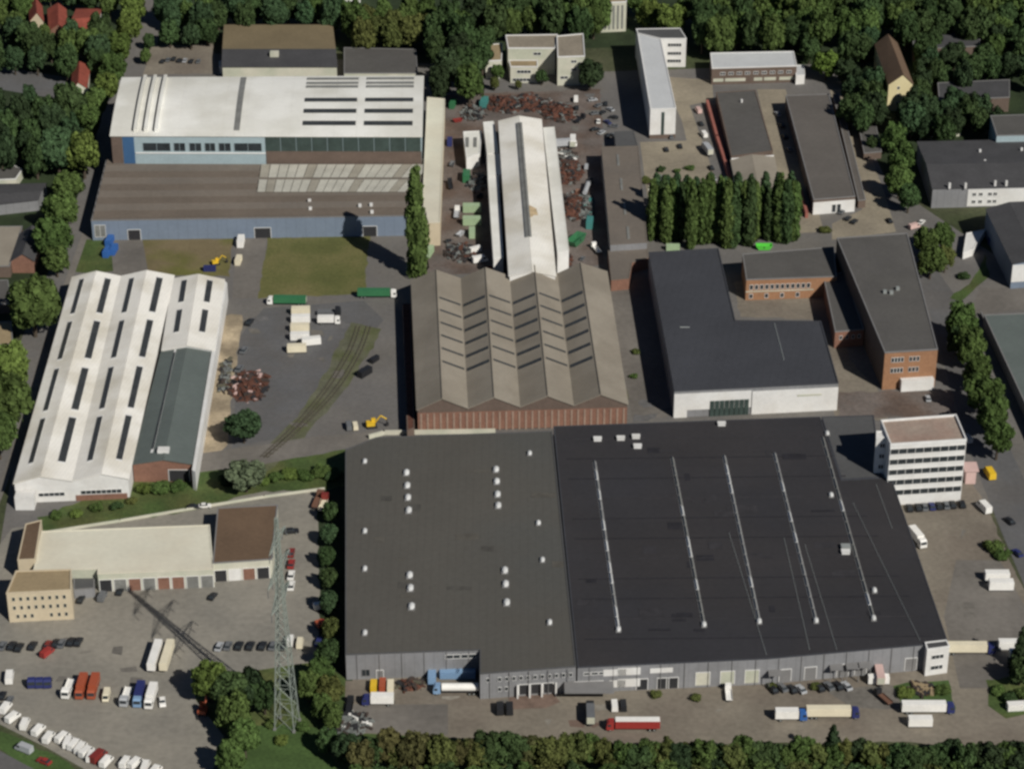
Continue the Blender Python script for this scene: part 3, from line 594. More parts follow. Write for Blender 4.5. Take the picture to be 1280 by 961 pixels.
# cream strip building on its right
cs, _ = flat_building('cream_roofed_side_bay', 'narrow building with pale cream roof between the big white hall and the scrapyard', 'building',
    [(534, 122), (556, 124), (550, 278), (527, 279)], 10.5, 'w_cream', 'roof_cream', 'roof_cream', 0.2)

# ---- brown roofed building behind (top left)
bt = Gable('workshop_building', 'low building with olive front and dark grey pitched roof behind the white hall', 'building',
    [(278, 84), (278, 62), (281, 32)], [(421, 84), (417, 62), (415, 32)], 6.5, 7.6, 'w_pale', ['roof_slate', 'roof_olive'])
q = W(343, 66, 9); MB().box((q.x, q.y, 8.2), (4, 3, 2.4)).build('chimney', M['w_pale'], bt.t)
wb, _ = flat_building('flat_brown_building', 'low flat brown-roofed building right of the olive pitched roof', 'building', [(430, 60), (520, 62), (522, 92), (430, 92)], 5.0, 'w_pale', 'roof_dgrey', 'trim', 0.2)
wb2, _ = flat_building('white_kiosk', 'small white flat-roofed kiosk at the corner of the olive-roofed building', 'kiosk', [(274, 77), (291, 77), (291, 84), (274, 84)], 3.5, 'w_white', 'roof_cream', 'frame', 0.2)

# ---- centre hall with four gables
ch = Gable('four_gabled_hall', 'grey fibre-cement hall with four parallel gables and thin rooflight strips in the centre', 'factory hall',
    [(515, 352), (546, 342), (576, 350), (607, 336), (637, 345), (669, 336), (697, 344), (727, 334), (758, 340)],
    [(522, 512), (553, 501), (585, 510), (618, 499), (650, 507), (685, 496), (717, 505), (751, 493), (784, 505)], 9.0, 13.2, 'w_brown', 'roof_asb', t=0.25)
for i in range(1, 7):
    for k in range(6):
        v = 0.218+k*0.10; ch.light(i, 0.03, 0.95, v, v+(0.026 if i % 2 == 0 else 0.015), m='sky_dk', t=0.10, frame='roof_asb')
for i in range(1, 9, 2):
    MB().tube(ch.B[i]+Vector((0, 0, .35)), ch.F[i]+Vector((0, 0, .35)), 0.22).build('ridge_cap', M['roof_asb'], ch.t)
cf0, cf1 = ch.F[0], ch.F[8]
panel(ch.t, cf0, cf1, 0.0, 1.0, 0.3, 7.6, 'w_redbrick', 'brick_wall', 0.25)
pm = MB().box((0, -0.2, 3.7), (0.7, 0.45, 7.4)).mesh('pilaster', M['w_pil'])
for u in lin(0, 1, 32): on_wall(ch.t, cf0, cf1, u, 0, pm, 'pilaster')
wm = window_mesh(1.5, 3.2, 'rust', 'w_redbrick')
lean, _ = flat_building('lean_to_shed', 'narrow rusty-roofed lean-to along the left side of the four-gabled hall', 'shed', [(503, 380), (513, 380), (518, 535), (509, 538)], 4.0, 'w_brown', 'rust', 'w_brown', 0.15)

# ---- white scrap shed
ws = Gable('scrap_shed', 'long white gabled shed with grey ridge light in the middle of the scrapyard', 'shed',
    [(624, 152), (649, 147), (676, 150)], [(637, 345), (665, 337), (694, 345)], 11.5, 13.5, 'w_white', 'roof_white_rib')
b_ = ws.P(0, 0.93, 0.05); c_ = ws.P(0, 0.93, 0.80); ws.light(0, 0.84, 1.0, 0.05, 0.80, m='glass_grey', frame='glass_grey', t=0.4)
ws.light(1, 0.0, 0.10, 0.05, 0.80, m='glass_grey', frame='glass_grey', t=0.4)
wl1, _ = flat_building('', '', '', [(604, 153), (617, 152), (623, 190), (609, 192)], 8.5, 'w_white', 'roof_white', 'roof_white', 0.1, parent=ws.t)
wl2, _ = flat_building('', '', '', [(609, 194), (628, 192), (628, 218), (610, 220)], 8.5, 'w_white', 'roof_white', 'roof_white', 0.1, parent=ws.t)
wl3, _ = flat_building('', '', '', [(610, 222), (623, 220), (629, 322), (617, 324)], 8.5, 'w_white', 'roof_white', 'roof_white', 0.1, parent=ws.t)
wl4, _ = flat_building('', '', '', [(679, 160), (693, 159), (711, 313), (697, 316)], 9.5, 'w_white', 'roof_white', 'roof_white', 0.1, parent=ws.t)
# small white cabin + pale green tanks
cb, _ = flat_building('white_cabin', 'small white flat cabin with two roof lights left of the scrap shed', 'cabin', [(579, 165), (602, 164), (600, 192), (583, 198)], 6, 'w_white', 'roof_white', 'frame', 0.2)
for a in (584, 594):
    p = W(a, 172, 6.2); q = W(a, 184, 6.2); MB().box(((p.x+q.x)/2, (p.y+q.y)/2, 6.15), (1.4, abs(p.y-q.y), 0.25)).build('rooflight', M['glass_grey'], cb)

# ---- villa at the top
vl, p1 = flat_building('staff_house', 'pale stepped three-storey house among trees, above the scrapyard', 'house', [(632, 45), (697, 44), (694, 61), (635, 61)], 13, 'w_pale', 'roof_gravel', 'frame', 0.4)
windows(vl, p1[3], p1[2], (0.62,), (9.6,), 3.6, 1.6, n=2)
_, p2 = flat_building('', '', '', [(696, 46), (729, 43), (731, 71), (697, 72)], 14, 'w_pale', 'roof_gravel', 'frame', 0.4, parent=vl)
windows(vl, p2[3], p2[2], (0.6,), (11, 7), 2.6, 1.5, n=2); windows(vl, p2[3], p2[2], (0.25,), (3.2,), 3.6, 1.5, n=2)
_, p3 = flat_building('', '', '', [(636, 76), (672, 76), (672, 84), (638, 84)], 8, 'w_pale', 'roof_tan', 'frame', 0.3, parent=vl)
windows(vl, p3[3], p3[2], (0.5,), (4.8,), 6.5, 1.7, n=4); windows(vl, p3[3], p3[2], (0.4,), (0.8,), 8.0, 1.7, n=5)
an, p4 = flat_building('pale_annexe', 'small pale two-storey block left of the stepped house, half hidden by trees', 'building', [(605, 57), (628, 55), (627, 76), (607, 77)], 9, 'w_pale', 'roof_tan', 'frame', 0.3)
windows(an, p4[3], p4[2], (0.5,), (4.8,), 4.5, 1.6, n=3)

# ---- slim white office, L-shaped
so_, p1 = flat_building('slim_office', 'slim white L-shaped office with pale grey roof, casting a long dark shadow to its left', 'office building', [(797, 43), (826, 50), (845, 136), (813, 137)], 14, 'w_white', 'roof_lgrey', 'frame', 0.3)
_, p2 = flat_building('', '', '', [(795, 37), (850, 36), (858, 49), (826, 49), (797, 42)], 14.1, 'w_white', 'roof_mid', 'frame', 0.3, parent=so_)
windows(so_, p2[3], p2[2], (0.55,), (10.2, 6.0, 2.2), 6.5, 1.8, n=5)
panel(so_, p1[3], p1[2], 0.44, 0.56, 1.5, 12.5, 'glass_green', 'stair_window', 0.15)
panel(so_, p1[3], p1[2], -0.01, 1.01, 0, 1.8, 'w_brown', 'plinth', 0.25)

# ---- long low grey building right of the scrapyard
lg, _ = flat_building('long_grey_building', 'long narrow grey-brown roofed building between the scrapyard and the poplars', 'building', [(752, 184), (798, 183), (809, 303), (763, 306)], 8, 'w_grey', 'roof_strip', 'roof_strip', 0.15)
for k in range(4):
    a = W(762+k*4.0, 193+k*30, 8); mb = MB().box((a.x+3.4, a.y-6, 8.12), (1.0, 11, 0.3)); mb.build('rooflight', M['glass_grey'], lg)
lg2, _ = flat_building('green_flat_shed', 'small grey-green flat shed at the head of the long narrow building', 'shed', [(768, 165), (792, 164), (797, 182), (770, 183)], 5.5, 'w_grey', 'roof_mid', 'roof_mid', 0.15)
lg3, _ = flat_building('low_brown_shed', 'low brown-roofed shed joining the long narrow building to the paved strip', 'shed', [(760, 310), (809, 309), (811, 322), (790, 328), (786, 348), (764, 350)], 5, 'w_redbrick', 'roof_strip', 'roof_strip', 0.15)

# ---- top right group
wr, p1 = flat_building('pavilion', 'two-storey pavilion with light grey roof and pale front, top right', 'building', [(888, 67), (992, 65), (996, 83), (890, 86)], 8, 'w_brown', 'roof_lgrey', 'frame', 0.3)
windows(wr, p1[3], p1[2], lin(0.08, 0.96, 9), (4.6,), 2.4, 1.4, n=2)
for u0, u1 in ((0.02, 0.14), (0.16, 0.4), (0.5, 0.6), (0.62, 0.76), (0.8, 0.98)): panel(wr, p1[3], p1[2], u0, u1, 1.4, 2.9, 'w_pale', 'wall_panel', 0.15)
wr2, _ = flat_building('annexe', 'small grey annexe at the right end of the pavilion', 'building', [(994, 82), (1005, 82), (1006, 94), (995, 95)], 4.5, 'w_white', 'roof_lgrey', 'frame', 0.2)
dg, _ = flat_building('dark_flat_hall', 'dark grey flat-roofed hall left of the long brown-grey hall, top right', 'hall', [(895, 116), (944, 113), (966, 189), (914, 196)], 5, 'w_brown', 'roof_dgrey', 'w_brown', 0.2)
p = W(927, 127, 5.5); MB().tube((p.x, p.y, 5), (p.x, p.y, 6.5), 0.5).build('roof_vent', M['w_white'], dg)
dg2 = Gable('grey_gabled_shed', 'pale grey gabled shed just below the dark flat hall, behind the poplars', 'shed', [(914, 200), (940, 195), (967, 196)], [(926, 255), (951, 250), (978, 251)], 5.0, 6.5, 'w_pale', 'roof_asb')
panel(dg2.t, dg2.B[0], dg2.B[2], 0, 1, 5.2, 5.8, 'frame', 'verge_board', 0.4)
lb, p1 = flat_building('long_brown_hall', 'long brown-grey flat hall with white front end, right of the sandy middle lane', 'hall', [(982, 120), (1036, 118), (1069, 246), (1017, 250)], 6.8, 'w_brown', 'roof_lgb', 'trim', 0.25)
panel(lb, p1[3], p1[2], 0.0, 1.0, 0.0, 5.6, 'w_white', 'front_wall', 0.2)
windows(lb, p1[3]-Vector((0, .2, 0)), p1[2]-Vector((0, .2, 0)), (0.5, 0.62), (0.4,), 1.8, 3.8)
lb2, _ = flat_building('long_garage_row', 'very narrow low garage row along the right side of the long brown-grey hall', 'garages', [(1041, 118), (1049, 118), (1082, 250), (1073, 251)], 3.6, 'w_brown', 'roof_lgb', 'trim', 0.15)
# yellow house
yh = Gable('yellow_house', 'tall yellow house with steep brown roof and gable facing forward, top right', 'house', [(1094, 56), (1107, 40), (1121, 54)], [(1111, 106), (1127, 90), (1141, 105)], 13, 17.5, 'w_yellow', 'roof_choc', over=0.3)
windows(yh.t, yh.F[0], yh.F[2], (0.42,), (3, 7, 10.5), 1.2, 1.5)
# right edge complex
rc = Gable('dark_roofed_works', 'wide dark slate-roofed works with white lower front at the right edge', 'works building', [(1166, 236), (1158, 206), (1147, 178)], [(1330, 232), (1330, 203), (1330, 174)], 9, 11.5, 'w_grey', 'roof_slate')
rf0, rf1 = rc.B[0], rc.F[0]
panel(rc.t, rf0, rf1, 0.27, 1.0, 0.5, 8.2, 'w_white', 'front_wall', 0.2)
windows(rc.t, rf0-Vector((0, .2, 0)), rf1-Vector((0, .2, 0)), (0.32, 0.37, 0.44, 0.48), (1.8, 5.2), 1.7, 1.6, n=2)
for x, y in ((1225, 190), (1231, 203), (1187, 232), (1207, 232), (1244, 229), (1258, 229), (1277, 188)):
    p = W(x, y, 10.5); MB().box((p.x, p.y, 10.4), (0.9, 0.9, 2.4)).build('roof_vent', M['w_white'], rc.t)
rc2, _ = flat_building('grey_upper_block', 'grey flat block behind the dark slate roof, right edge', 'building', [(1238, 145), (1330, 142), (1330, 168), (1246, 170)], 12.5, 'w_lblue', 'roof_dgrey', 'trim', 0.2)
rd = Gable('dark_right_hall', 'dark roofed hall with white front corner cut by the right edge', 'hall', [(1233, 262), (1262, 254), (1300, 252)], [(1266, 330), (1295, 322), (1330, 326)], 11, 12.5, 'w_blue', 'roof_slate')
panel(rd.t, rd.F[0], rd.F[2], 0.0, 1.0, 3.0, 10.5, 'w_white', 'front_wall', 0.2)
wd, _ = flat_building('white_gable_hut', 'small white wedge-shaped hut in front of the dark slate-roofed works', 'hut', [(1208, 292), (1232, 287), (1216, 312), (1204, 316)], 3.0, 'w_white', 'w_white', 'frame', 0.2)
gr_, _ = flat_building('green_roofed_block', 'flat building with mossy grey-green roof cut by the right edge', 'building', [(1230, 394), (1330, 390), (1330, 600), (1300, 545)], 5, 'w_grey', 'roof_green', 'trim', 0.3)

# ---- dark L shaped hall
dl, p1 = flat_building('l_shaped_dark_hall', 'L-shaped hall with blue-black flat roof and bright white front wall', 'hall', [(811, 316), (898, 311), (919, 401), (1026, 402), (1048, 479), (843, 489)], 11, 'w_grey', 'roof_bluegrey', 'roof_bluegrey', 0.3)
A, B = p1[5], p1[4]
panel(dl, A, B, 0.0, 0.47, 3.0, 9.8, 'w_white', 'front_wall', 0.3); panel(dl, A, B, 0.475, 1.0, 0.0, 9.4, 'w_white', 'front_wall', 0.45)
panel(dl, A, B, 0.0, 0.08, 0.0, 3.0, 'w_white', 'front_wall', 0.3)
for k in range(8): panel(dl, A, B, 0.22+k*0.03, 0.246+k*0.03, 0.0, 6.4, 'glass_green', 'window', 0.5)
panel(dl, A, B, 0.75, 0.9, 6.6, 7.3, 'w_pale', 'sign_band', 0.55)
for a, b_ in (((968, 404), (980, 450)), ((850, 409), (862, 409))):
    a = W(*a, 11.1); b_ = W(*b_, 11.1); MB().tube((a.x, a.y, 11.1), (b_.x, b_.y, 11.1), 0.15).build('roof_cable', M['metal'], dl)
# ---- orange brick buildings
ob, p1 = flat_building('orange_brick_wing', 'two-storey orange brick wing with dark flat roof facing the small courtyard', 'brick building', [(928, 318), (1042, 309), (1046, 346), (933, 350)], 9, 'w_brick', 'roof_dgrey', 'trim', 0.25)
windows(ob, p1[3], p1[2], lin(0.03, 0.72, 12), (4.6,), 1.5, 2.2); windows(ob, p1[3], p1[2], lin(0.03, 0.72, 12)[::3], (0.8,), 1.5, 2.0)
panel(ob, p1[3], p1[2], 0.0, 0.75, 3.6, 4.0, 'w_pale', 'ledge', 0.15)
oc, p1 = flat_building('connecting_block', 'low brick connecting block with grey roof between the two brick buildings', 'brick building', [(1029, 345), (1055, 340), (1080, 412), (1044, 415)], 7, 'w_redbrick', 'roof_dgrey', 'trim', 0.25)
windows(oc, p1[3], p1[2], lin(0.1, 0.95, 4), (3.6,), 1.2, 1.6)
od, p1 = flat_building('long_brick_block', 'long dark-roofed block ending in a tall orange brick front with white canopy', 'brick building', [(1046, 298), (1134, 292), (1172, 437), (1106, 441)], 15.5, 'w_brown', 'roof_dgrey', 'trim', 0.3)  # side walls coloured brown to stand for shade on the orange brick
panel(od, p1[3], p1[2], 0.0, 1.0, 0.0, 15.2, 'w_brick', 'brick_front', 0.2)
windows(od, p1[3]-Vector((0, .22, 0)), p1[2]-Vector((0, .22, 0)), [0.16, 0.22, 0.28, 0.34, 0.5, 0.57, 0.64], (11.4, 7.0), 1.1, 2.0)
panel(od, p1[3], p1[2], 0.33, 0.95, 0.0, 4.6, 'w_white', 'canopy', 2.5)
for x, y in ((1106, 366), (1114, 367), (1122, 362)):
    p = W(x, y, 15.6); MB().box((p.x, p.y, 16.1), (1.3, 1.3, 1.2)).build('roof_vent', M['metal'], od)
# ---- white office tower
ot, p1 = flat_building('white_office_block', 'white five-storey office block with dark ribbon windows right of the black roof', 'office building', [(1101, 527), (1195, 520), (1208, 551), (1113, 557)], 24, 'w_white', 'roof_pink', 'frame', 0.8)
A, B = p1[3], p1[2]
for z in (20.4, 16.3, 12.2, 8.1, 4.0):
    on_wall(ot, A, B, 0.50, z, window_mesh(26.0, 2.3, 'w_white', 'glass', 9), 'ribbon_window')
tw = [W(1095, 552, 22), W(1112, 552, 22), W(1110, 544, 22), W(1095, 544, 22)]
_, tp = flat_building('', '', '', tw, 23.5, 'w_white', 'w_white', 'frame', 0.3, parent=ot, world=True)
windows(ot, tp[0], tp[1], (0.5,), (19.6, 15.4, 11.2), 1.9, 1.8, n=2)
p = W(1212, 594, 2); MB().box((p.x, p.y, 5.5), (5, 6, 0.4)).box((p.x, p.y, 2.6), (3.5, 5, 5.2)).build('porch', M['p_pink'], ot)

# ---- bottom left: beige office and workshop
bo, p1 = flat_building('beige_office', 'beige three-storey office block with rows of small windows at the left edge', 'office building', [(20, 714), (89, 712), (89, 738), (8, 742)], 11, 'w_cream', 'roof_tan', 'w_cream', 0.4)
A, B = p1[3], p1[2]
windows(bo, A, B, [0.10+0.112*i for i in range(8)], (8.1, 4.8), 1.0, 1.5, fm='w_pale'); windows(bo, A, B, [0.14, 0.25, 0.36, 0.66, 0.78, 0.89], (1.5,), 1.0, 1.5, fm='w_pale')
wk, p1 = flat_building('vehicle_workshop', 'long pale cream-roofed vehicle workshop with open bays along its front', 'workshop', [(52, 664), (262, 656), (267, 711), (122, 717), (122, 711), (42, 712)], 7, 'w_pale', 'roof_cream', 'roof_cream', 0.2)
A, B = p1[3], p1[2]
for k, u in enumerate(lin(0, 1, 8)):
    on_wall(wk, A, B, u, 0.0, door_mesh(3.8, 4.6, ('chassis', 'glass_grey', 'w_redbrick', 'glass_grey', 'darkred' if False else 'w_redbrick', 'w_redbrick', 'glass_grey', 'glass_grey')[k]), 'door')
wk2, p1 = flat_building('brown_roofed_workshop', 'chocolate-brown flat-roofed workshop at the right end of the cream roof', 'workshop', [(272, 635), (347, 631), (340, 699), (266, 704)], 7.2, 'w_pale', 'roof_choc', 'trim', 0.2)
A, B = p1[3], p1[2]
for u, m_ in ((0.12, 'chassis'), (0.36, 'w_white'), (0.60, 'w_redbrick'), (0.84, 'chassis')): on_wall(wk2, A, B, u, 0.0, door_mesh(3.8, 4.4, m_), 'door')
wk3, _ = flat_building('brown_side_building', 'narrow brown-roofed building with cream gable edge behind the beige office', 'building', [(32, 655), (52, 650), (44, 699), (22, 700)], 8.5, 'w_cream', 'roof_choc', 'w_cream', 0.2)
sh, _ = flat_building('grey_lean_to', 'small grey lean-to in front of the workshop between the beige office and the bays', 'shed', [(92, 716), (118, 714), (118, 735), (92, 737)], 3.5, 'w_grey', 'roof_mid', 'trim', 0.15)

# ---- left edge houses
e1 = Gable('dark_roofed_depot', 'black-roofed depot with pale front cut by the left edge', 'building', [(-60, 262), (-60, 246), (-60, 232)], [(47, 250), (54, 240), (58, 230)], 5, 6.0, 'w_grey', 'roof_slate')
e2, _ = flat_building('flat_tan_building', 'flat tan-grey roofed building at the left edge below the black-roofed depot', 'building', [(-60, 284), (28, 283), (12, 333), (-60, 334)], 5, 'w_brown', 'roof_asb', 'trim', 0.2)
e3 = Gable('dark_gabled_house', 'house with dark pitched roof and brown wall beside the tan flat roof, left edge', 'house', [(26, 292), (40, 285), (52, 290)], [(14, 326), (28, 318), (42, 326)], 5.5, 8.5, 'w_redbrick', 'roof_slate')
e4, _ = flat_building('brown_left_building', 'small brown building cut by the left edge between round trees', 'building', [(-40, 405), (14, 402), (16, 430), (-40, 434)], 4.5, 'w_pale', 'roof_tan', 'trim', 0.2)
e5, _ = flat_building('dark_flat_garage', 'dark flat garage at the left edge above the brown building', 'garage', [(-60, 352), (10, 350), (14, 380), (-60, 384)], 4.0, 'w_brown', 'roof_dgrey', 'trim', 0.2)
e6, _ = flat_building('pale_cottage', 'pale small cottage at the left edge above the black-roofed depot', 'cottage', [(-20, 208), (10, 204), (28, 212), (20, 224), (-20, 226)], 4.0, 'w_pale', 'roof_dgrey', 'frame', 0.2)
h1 = Gable('orange_gabled_house', 'house with orange-cream gable among trees in the top left corner', 'house', [(36, 8), (44, 0), (52, 8)], [(38, 26), (46, 17), (54, 26)], 9, 13, 'w_cream', 'roof_red')
h2 = Gable('red_roofed_house', 'small red-roofed house between the orange gable and the wide red roof, top left', 'house', [(60, 12), (71, 8), (82, 12)], [(62, 38), (73, 30), (84, 38)], 6, 9, 'w_redbrick', 'roof_red')
h3 = Gable('wide_red_roofed_house', 'wide house with red tiled roof and white gable end, top left', 'house', [(90, 38), (93, 24), (96, 12)], [(124, 36), (126, 22), (126, 12)], 6, 9, 'w_white', 'roof_red')
h4 = Gable('narrow_red_roofed_house', 'narrow red-roofed house with pale edges at the end of the side street', 'house', [(91, 86), (100, 80), (112, 84)], [(90, 112), (99, 106), (108, 110)], 5, 8, 'w_pale', 'roof_red')
# ---- top edge
tb, p1 = flat_building('tall_pale_block', 'pale block with vertical window strips at the top edge, centre right', 'building', [(742, -20), (784, -20), (783, 3), (741, 5)], 15, 'w_pale', 'roof_tan', 'frame', 0.4)
for u in lin(0.05, 0.95, 7): panel(tb, p1[3], p1[2], u-0.03, u+0.03, 1.5, 13.5, 'glass_grey', 'window', 0.12)
tb2, _ = flat_building('white_building', 'white building sliver above the olive-roofed building, top edge', 'building', [(280, -30), (292, -30), (291, -6), (281, -6)], 9, 'w_white', 'w_white', 'frame', 0.3)
tb3, _ = flat_building('white_top_block', 'small white block at the top edge above the olive trees', 'building', [(415, -26), (450, -26), (450, -10), (415, -10)], 8, 'w_white', 'roof_lgrey', 'frame', 0.3)
tr1, _ = flat_building('shaded_flat_house', 'dark flat-roofed house among trees right of the yellow house', 'house', [(1140, 42), (1225, 38), (1225, 58), (1142, 62)], 7, 'w_brown', 'roof_slate', 'trim', 0.2)
tr2, _ = flat_building('shaded_row_house', 'long dark-roofed house among trees behind the slate-roofed works', 'house', [(1172, 104), (1262, 100), (1262, 122), (1174, 126)], 7, 'w_brown', 'roof_slate', 'trim', 0.2)
tr3, _ = flat_building('grey_top_right_block', 'grey flat block at the top right corner', 'building', [(1258, 10), (1320, 10), (1320, 26), (1260, 27)], 8, 'w_grey', 'roof_asb', 'trim', 0.2)
sm1, _ = flat_building('yard_store', 'small brown store with shaded roof right of the long garage row', 'store', [(1072, 152), (1094, 152), (1102, 190), (1080, 192)], 3.2, 'w_brown', 'roof_dgrey', 'trim', 0.2)

# ---------------------------------------------------------------- walls, fences, track
def wall_line(name, label, cat, pts, h, w_, m, z=0):
    ws_ = [W(p[0], p[1], 0) for p in pts]; mb = MB()
    for a, b_ in zip(ws_[:-1], ws_[1:]):
        d = b_-a; mb.box(((a.x+b_.x)/2, (a.y+b_.y)/2, z+h/2), (d.length+w_*0.9, w_, h), math.atan2(d.y, d.x))
    c = ws_[0]; o = mb.build(name, M[m]); return tag(o, label, cat)
wall_line('kerb_wall', 'low pale wall along the top of the lorry park below the grassy bank', 'wall', [(48, 668), (150, 652), (232, 638), (330, 622), (405, 612)], 0.9, 0.5, 'w_pale')
wall_line('parapet_wall', 'pale low wall behind the brown half of the warehouse roof', 'wall', [(462, 548), (480, 543), (618, 541)], 1.6, 0.8, 'w_pale')
wall_line('red_wall', 'long red-brick boundary wall left of the dark flat hall', 'wall', [(884, 132), (896, 176), (912, 226)], 2.6, 1.2, 'w_red')
wall_line('short_red_wall', 'short red-brick wall at the front left corner of the long brown hall', 'wall', [(998, 236), (1008, 272)], 2.6, 1.2, 'w_red')
wall_line('roof_edge_wall', 'low grey wall along the street side of the mossy flat roof', 'wall', [(1226, 394), (1300, 560)], 1.6, 0.5, 'trim')
wall_line('garden_wall', 'pale garden wall above the dark slate-roofed works', 'wall', [(1150, 176), (1200, 170)], 1.5, 0.6, 'w_pale')
# railway: sleepers and rails following the curve
trk = thing('railway_track', tuple(W(400, 500)), 'overgrown pair of curved railway tracks crossing the dark yard', 'railway track')
def curve(pts, n):
    out = []
    P_ = [pts[0]]+pts+[pts[-1]]
    for i in range(1, len(P_)-2):
        for k in range(n):
            t = k/n; p0, p1_, p2_, p3_ = P_[i-1], P_[i], P_[i+1], P_[i+2]
            out.append(tuple(0.5*((2*p1_[j])+(-p0[j]+p2_[j])*t+(2*p0[j]-5*p1_[j]+4*p2_[j]-p3_[j])*t*t+(-p0[j]+3*p1_[j]-3*p2_[j]+p3_[j])*t**3) for j in (0, 1)))
    out.append(pts[-1]); return out
sleep = MB()
for off in (0, 13):
    ln = [W(x, y, 0) for x, y in curve([(448+off, 408), (436+off, 440), (408+off, 486), (372+off*0.6, 530), (328+off*0.3, 572)], 8)]
    for s_ in (-0.75, 0.75):
        mb = MB(); q = []
        for i, p in enumerate(ln):
            d = (ln[min(i+1, len(ln)-1)]-ln[max(i-1, 0)]).normalized(); q.append(Vector((p.x-d.y*s_, p.y+d.x*s_, 0.28)))
        for a, b_ in zip(q[:-1], q[1:]):
            d = b_-a; mb.box(((a.x+b_.x)/2, (a.y+b_.y)/2, 0.28), (d.length+0.05, 0.22, 0.2), math.atan2(d.y, d.x))
        mb.build('rail', M['rail'], trk)
    for a, b_ in zip(ln[:-1], ln[1:]):
        d = b_-a; k = max(1, int(d.length/1.6))
        for i in range(k):
            p = a.lerp(b_, (i+0.5)/k); sleep.box((p.x, p.y, 0.12), (0.35, 2.5, 0.16), math.atan2(d.y, d.x))
sl_ = sleep.build('sleepers', M['wood'], trk); sl_['kind'] = 'stuff'

# ---------------------------------------------------------------- the pylon
pb = W(359, 906); py = thing('electricity_pylon', (pb.x, pb.y, 0), 'tall grey-green lattice electricity pylon standing in the wood at the edge of the lorry park', 'pylon')
PH = 74.0; AR = math.radians(78)
ca, sa = math.cos(AR), math.sin(AR)
def pq(x, y, z): return (pb.x+x*ca-y*sa, pb.y+x*sa+y*ca, z)
def half(z): return 3.0-1.9*min(z/44.0, 1) if z < 44 else 1.1-0.75*(z-44)/(PH-44)
for sx in (-1, 1):
    for sy in (-1, 1):
        mb = MB()
        for z0, z1 in ((0, 44), (44, PH)):
            mb.tube(pq(sx*half(z0), sy*half(z0), z0), pq(sx*half(z1), sy*half(z1), z1), 0.22, 0.18, 4)
        mb.build('leg', M['pylon'], py)
mb = MB(); zs = [0]; 
while zs[-1] < PH-3: zs.append(zs[-1]+max(2.4, half(zs[-1])*2.0))
zs[-1] = PH
for z0, z1 in zip(zs[:-1], zs[1:]):
    h0, h1 = half(z0), half(z1)
    for a, b_ in (((-1, -1), (1, -1)), ((1, -1), (1, 1)), ((1, 1), (-1, 1)), ((-1, 1), (-1, -1))):
        mb.tube(pq(a[0]*h0, a[1]*h0, z0), pq(b_[0]*h1, b_[1]*h1, z1), 0.08, n=4); mb.tube(pq(b_[0]*h0, b_[1]*h0, z0), pq(a[0]*h1, a[1]*h1, z1), 0.08, n=4)
        mb.tube(pq(a[0]*h1, a[1]*h1, z1), pq(b_[0]*h1, b_[1]*h1, z1), 0.08, n=4)
mb.build('bracing', M['pylon'], py)
for z, l in ((46, 9), (56, 11), (66, 8)):
    mb = MB()
    for s_ in (-1, 1):
        h = half(z)
        for yy in (-1, 1):
            mb.tube(pq(s_*h, yy*h, z), pq(s_*l, 0, z+0.3), 0.14, n=4); mb.tube(pq(s_*h, yy*h, z+2.4), pq(s_*l, 0, z+0.3), 0.12, n=4)
        for k in range(1, 6):
            t = k/6; x = h+(l-h)*t; w_ = h*(1-t); mb.tube(pq(s_*x, -w_, z+.3*t), pq(s_*x, w_, z+.3*t), 0.08, n=4); mb.tube(pq(s_*x, w_, z+.3*t), pq(s_*x, w_, z+2.4*(1-t)+.3*t), 0.08, n=4)
        ins = None
    co = mb.build('cross_arm', M['pylon'], py)
    for s_ in (-1, 1):
        for f_ in (1.0, 0.6):
            MB().tube(pq(s_*l*f_, 0, z), pq(s_*l*f_, 0, z-2.4), 0.14, n=5).build('insulator', M['p_grey'], py)
for sx in (-1, 1):
    for sy in (-1, 1):
        p = pq(sx*3.0, sy*3.0, 0); MB().box((p[0], p[1], 0.3), (0.9, 0.9, 0.7)).build('foundation', M['trim'], py)

# ---------------------------------------------------------------- vehicles (all face +X)
VM = {}
def wheel(x, y, r=0.33, w_=0.22):
    k = ('w', round(r, 2), round(w_, 2))
    if k not in VM:
        b = MB(); b.tube((0, -w_/2, 0), (0, w_/2, 0), r, n=12); b.tube((0, -w_/2-0.01, 0), (0, w_/2+0.01, 0), r*0.55, n=8, mi=1)
        VM[k] = b.mesh('wheel', [M['rubber'], M['metal']])
    return VM[k], (x, y, r)
def profile(pts, w_, mi=0, wt=None):
    "side profile (x,z) extruded over the width, top pulled in"
    b = MB(); n = len(pts); zmax = max(p[1] for p in pts); vs = []
    for s_ in (-1, 1):
        for x, z in pts: vs.append((x, s_*(w_/2 if wt is None else w_/2+(wt/2-w_/2)*max(0, (z-0.5))/(zmax-0.5)), z))
    fs = [tuple(range(n)), tuple(range(2*n-1, n-1, -1))]+[((i+1) % n, i, n+i, n+(i+1) % n) for i in range(n)]
    b.add(vs, fs, mi); return b
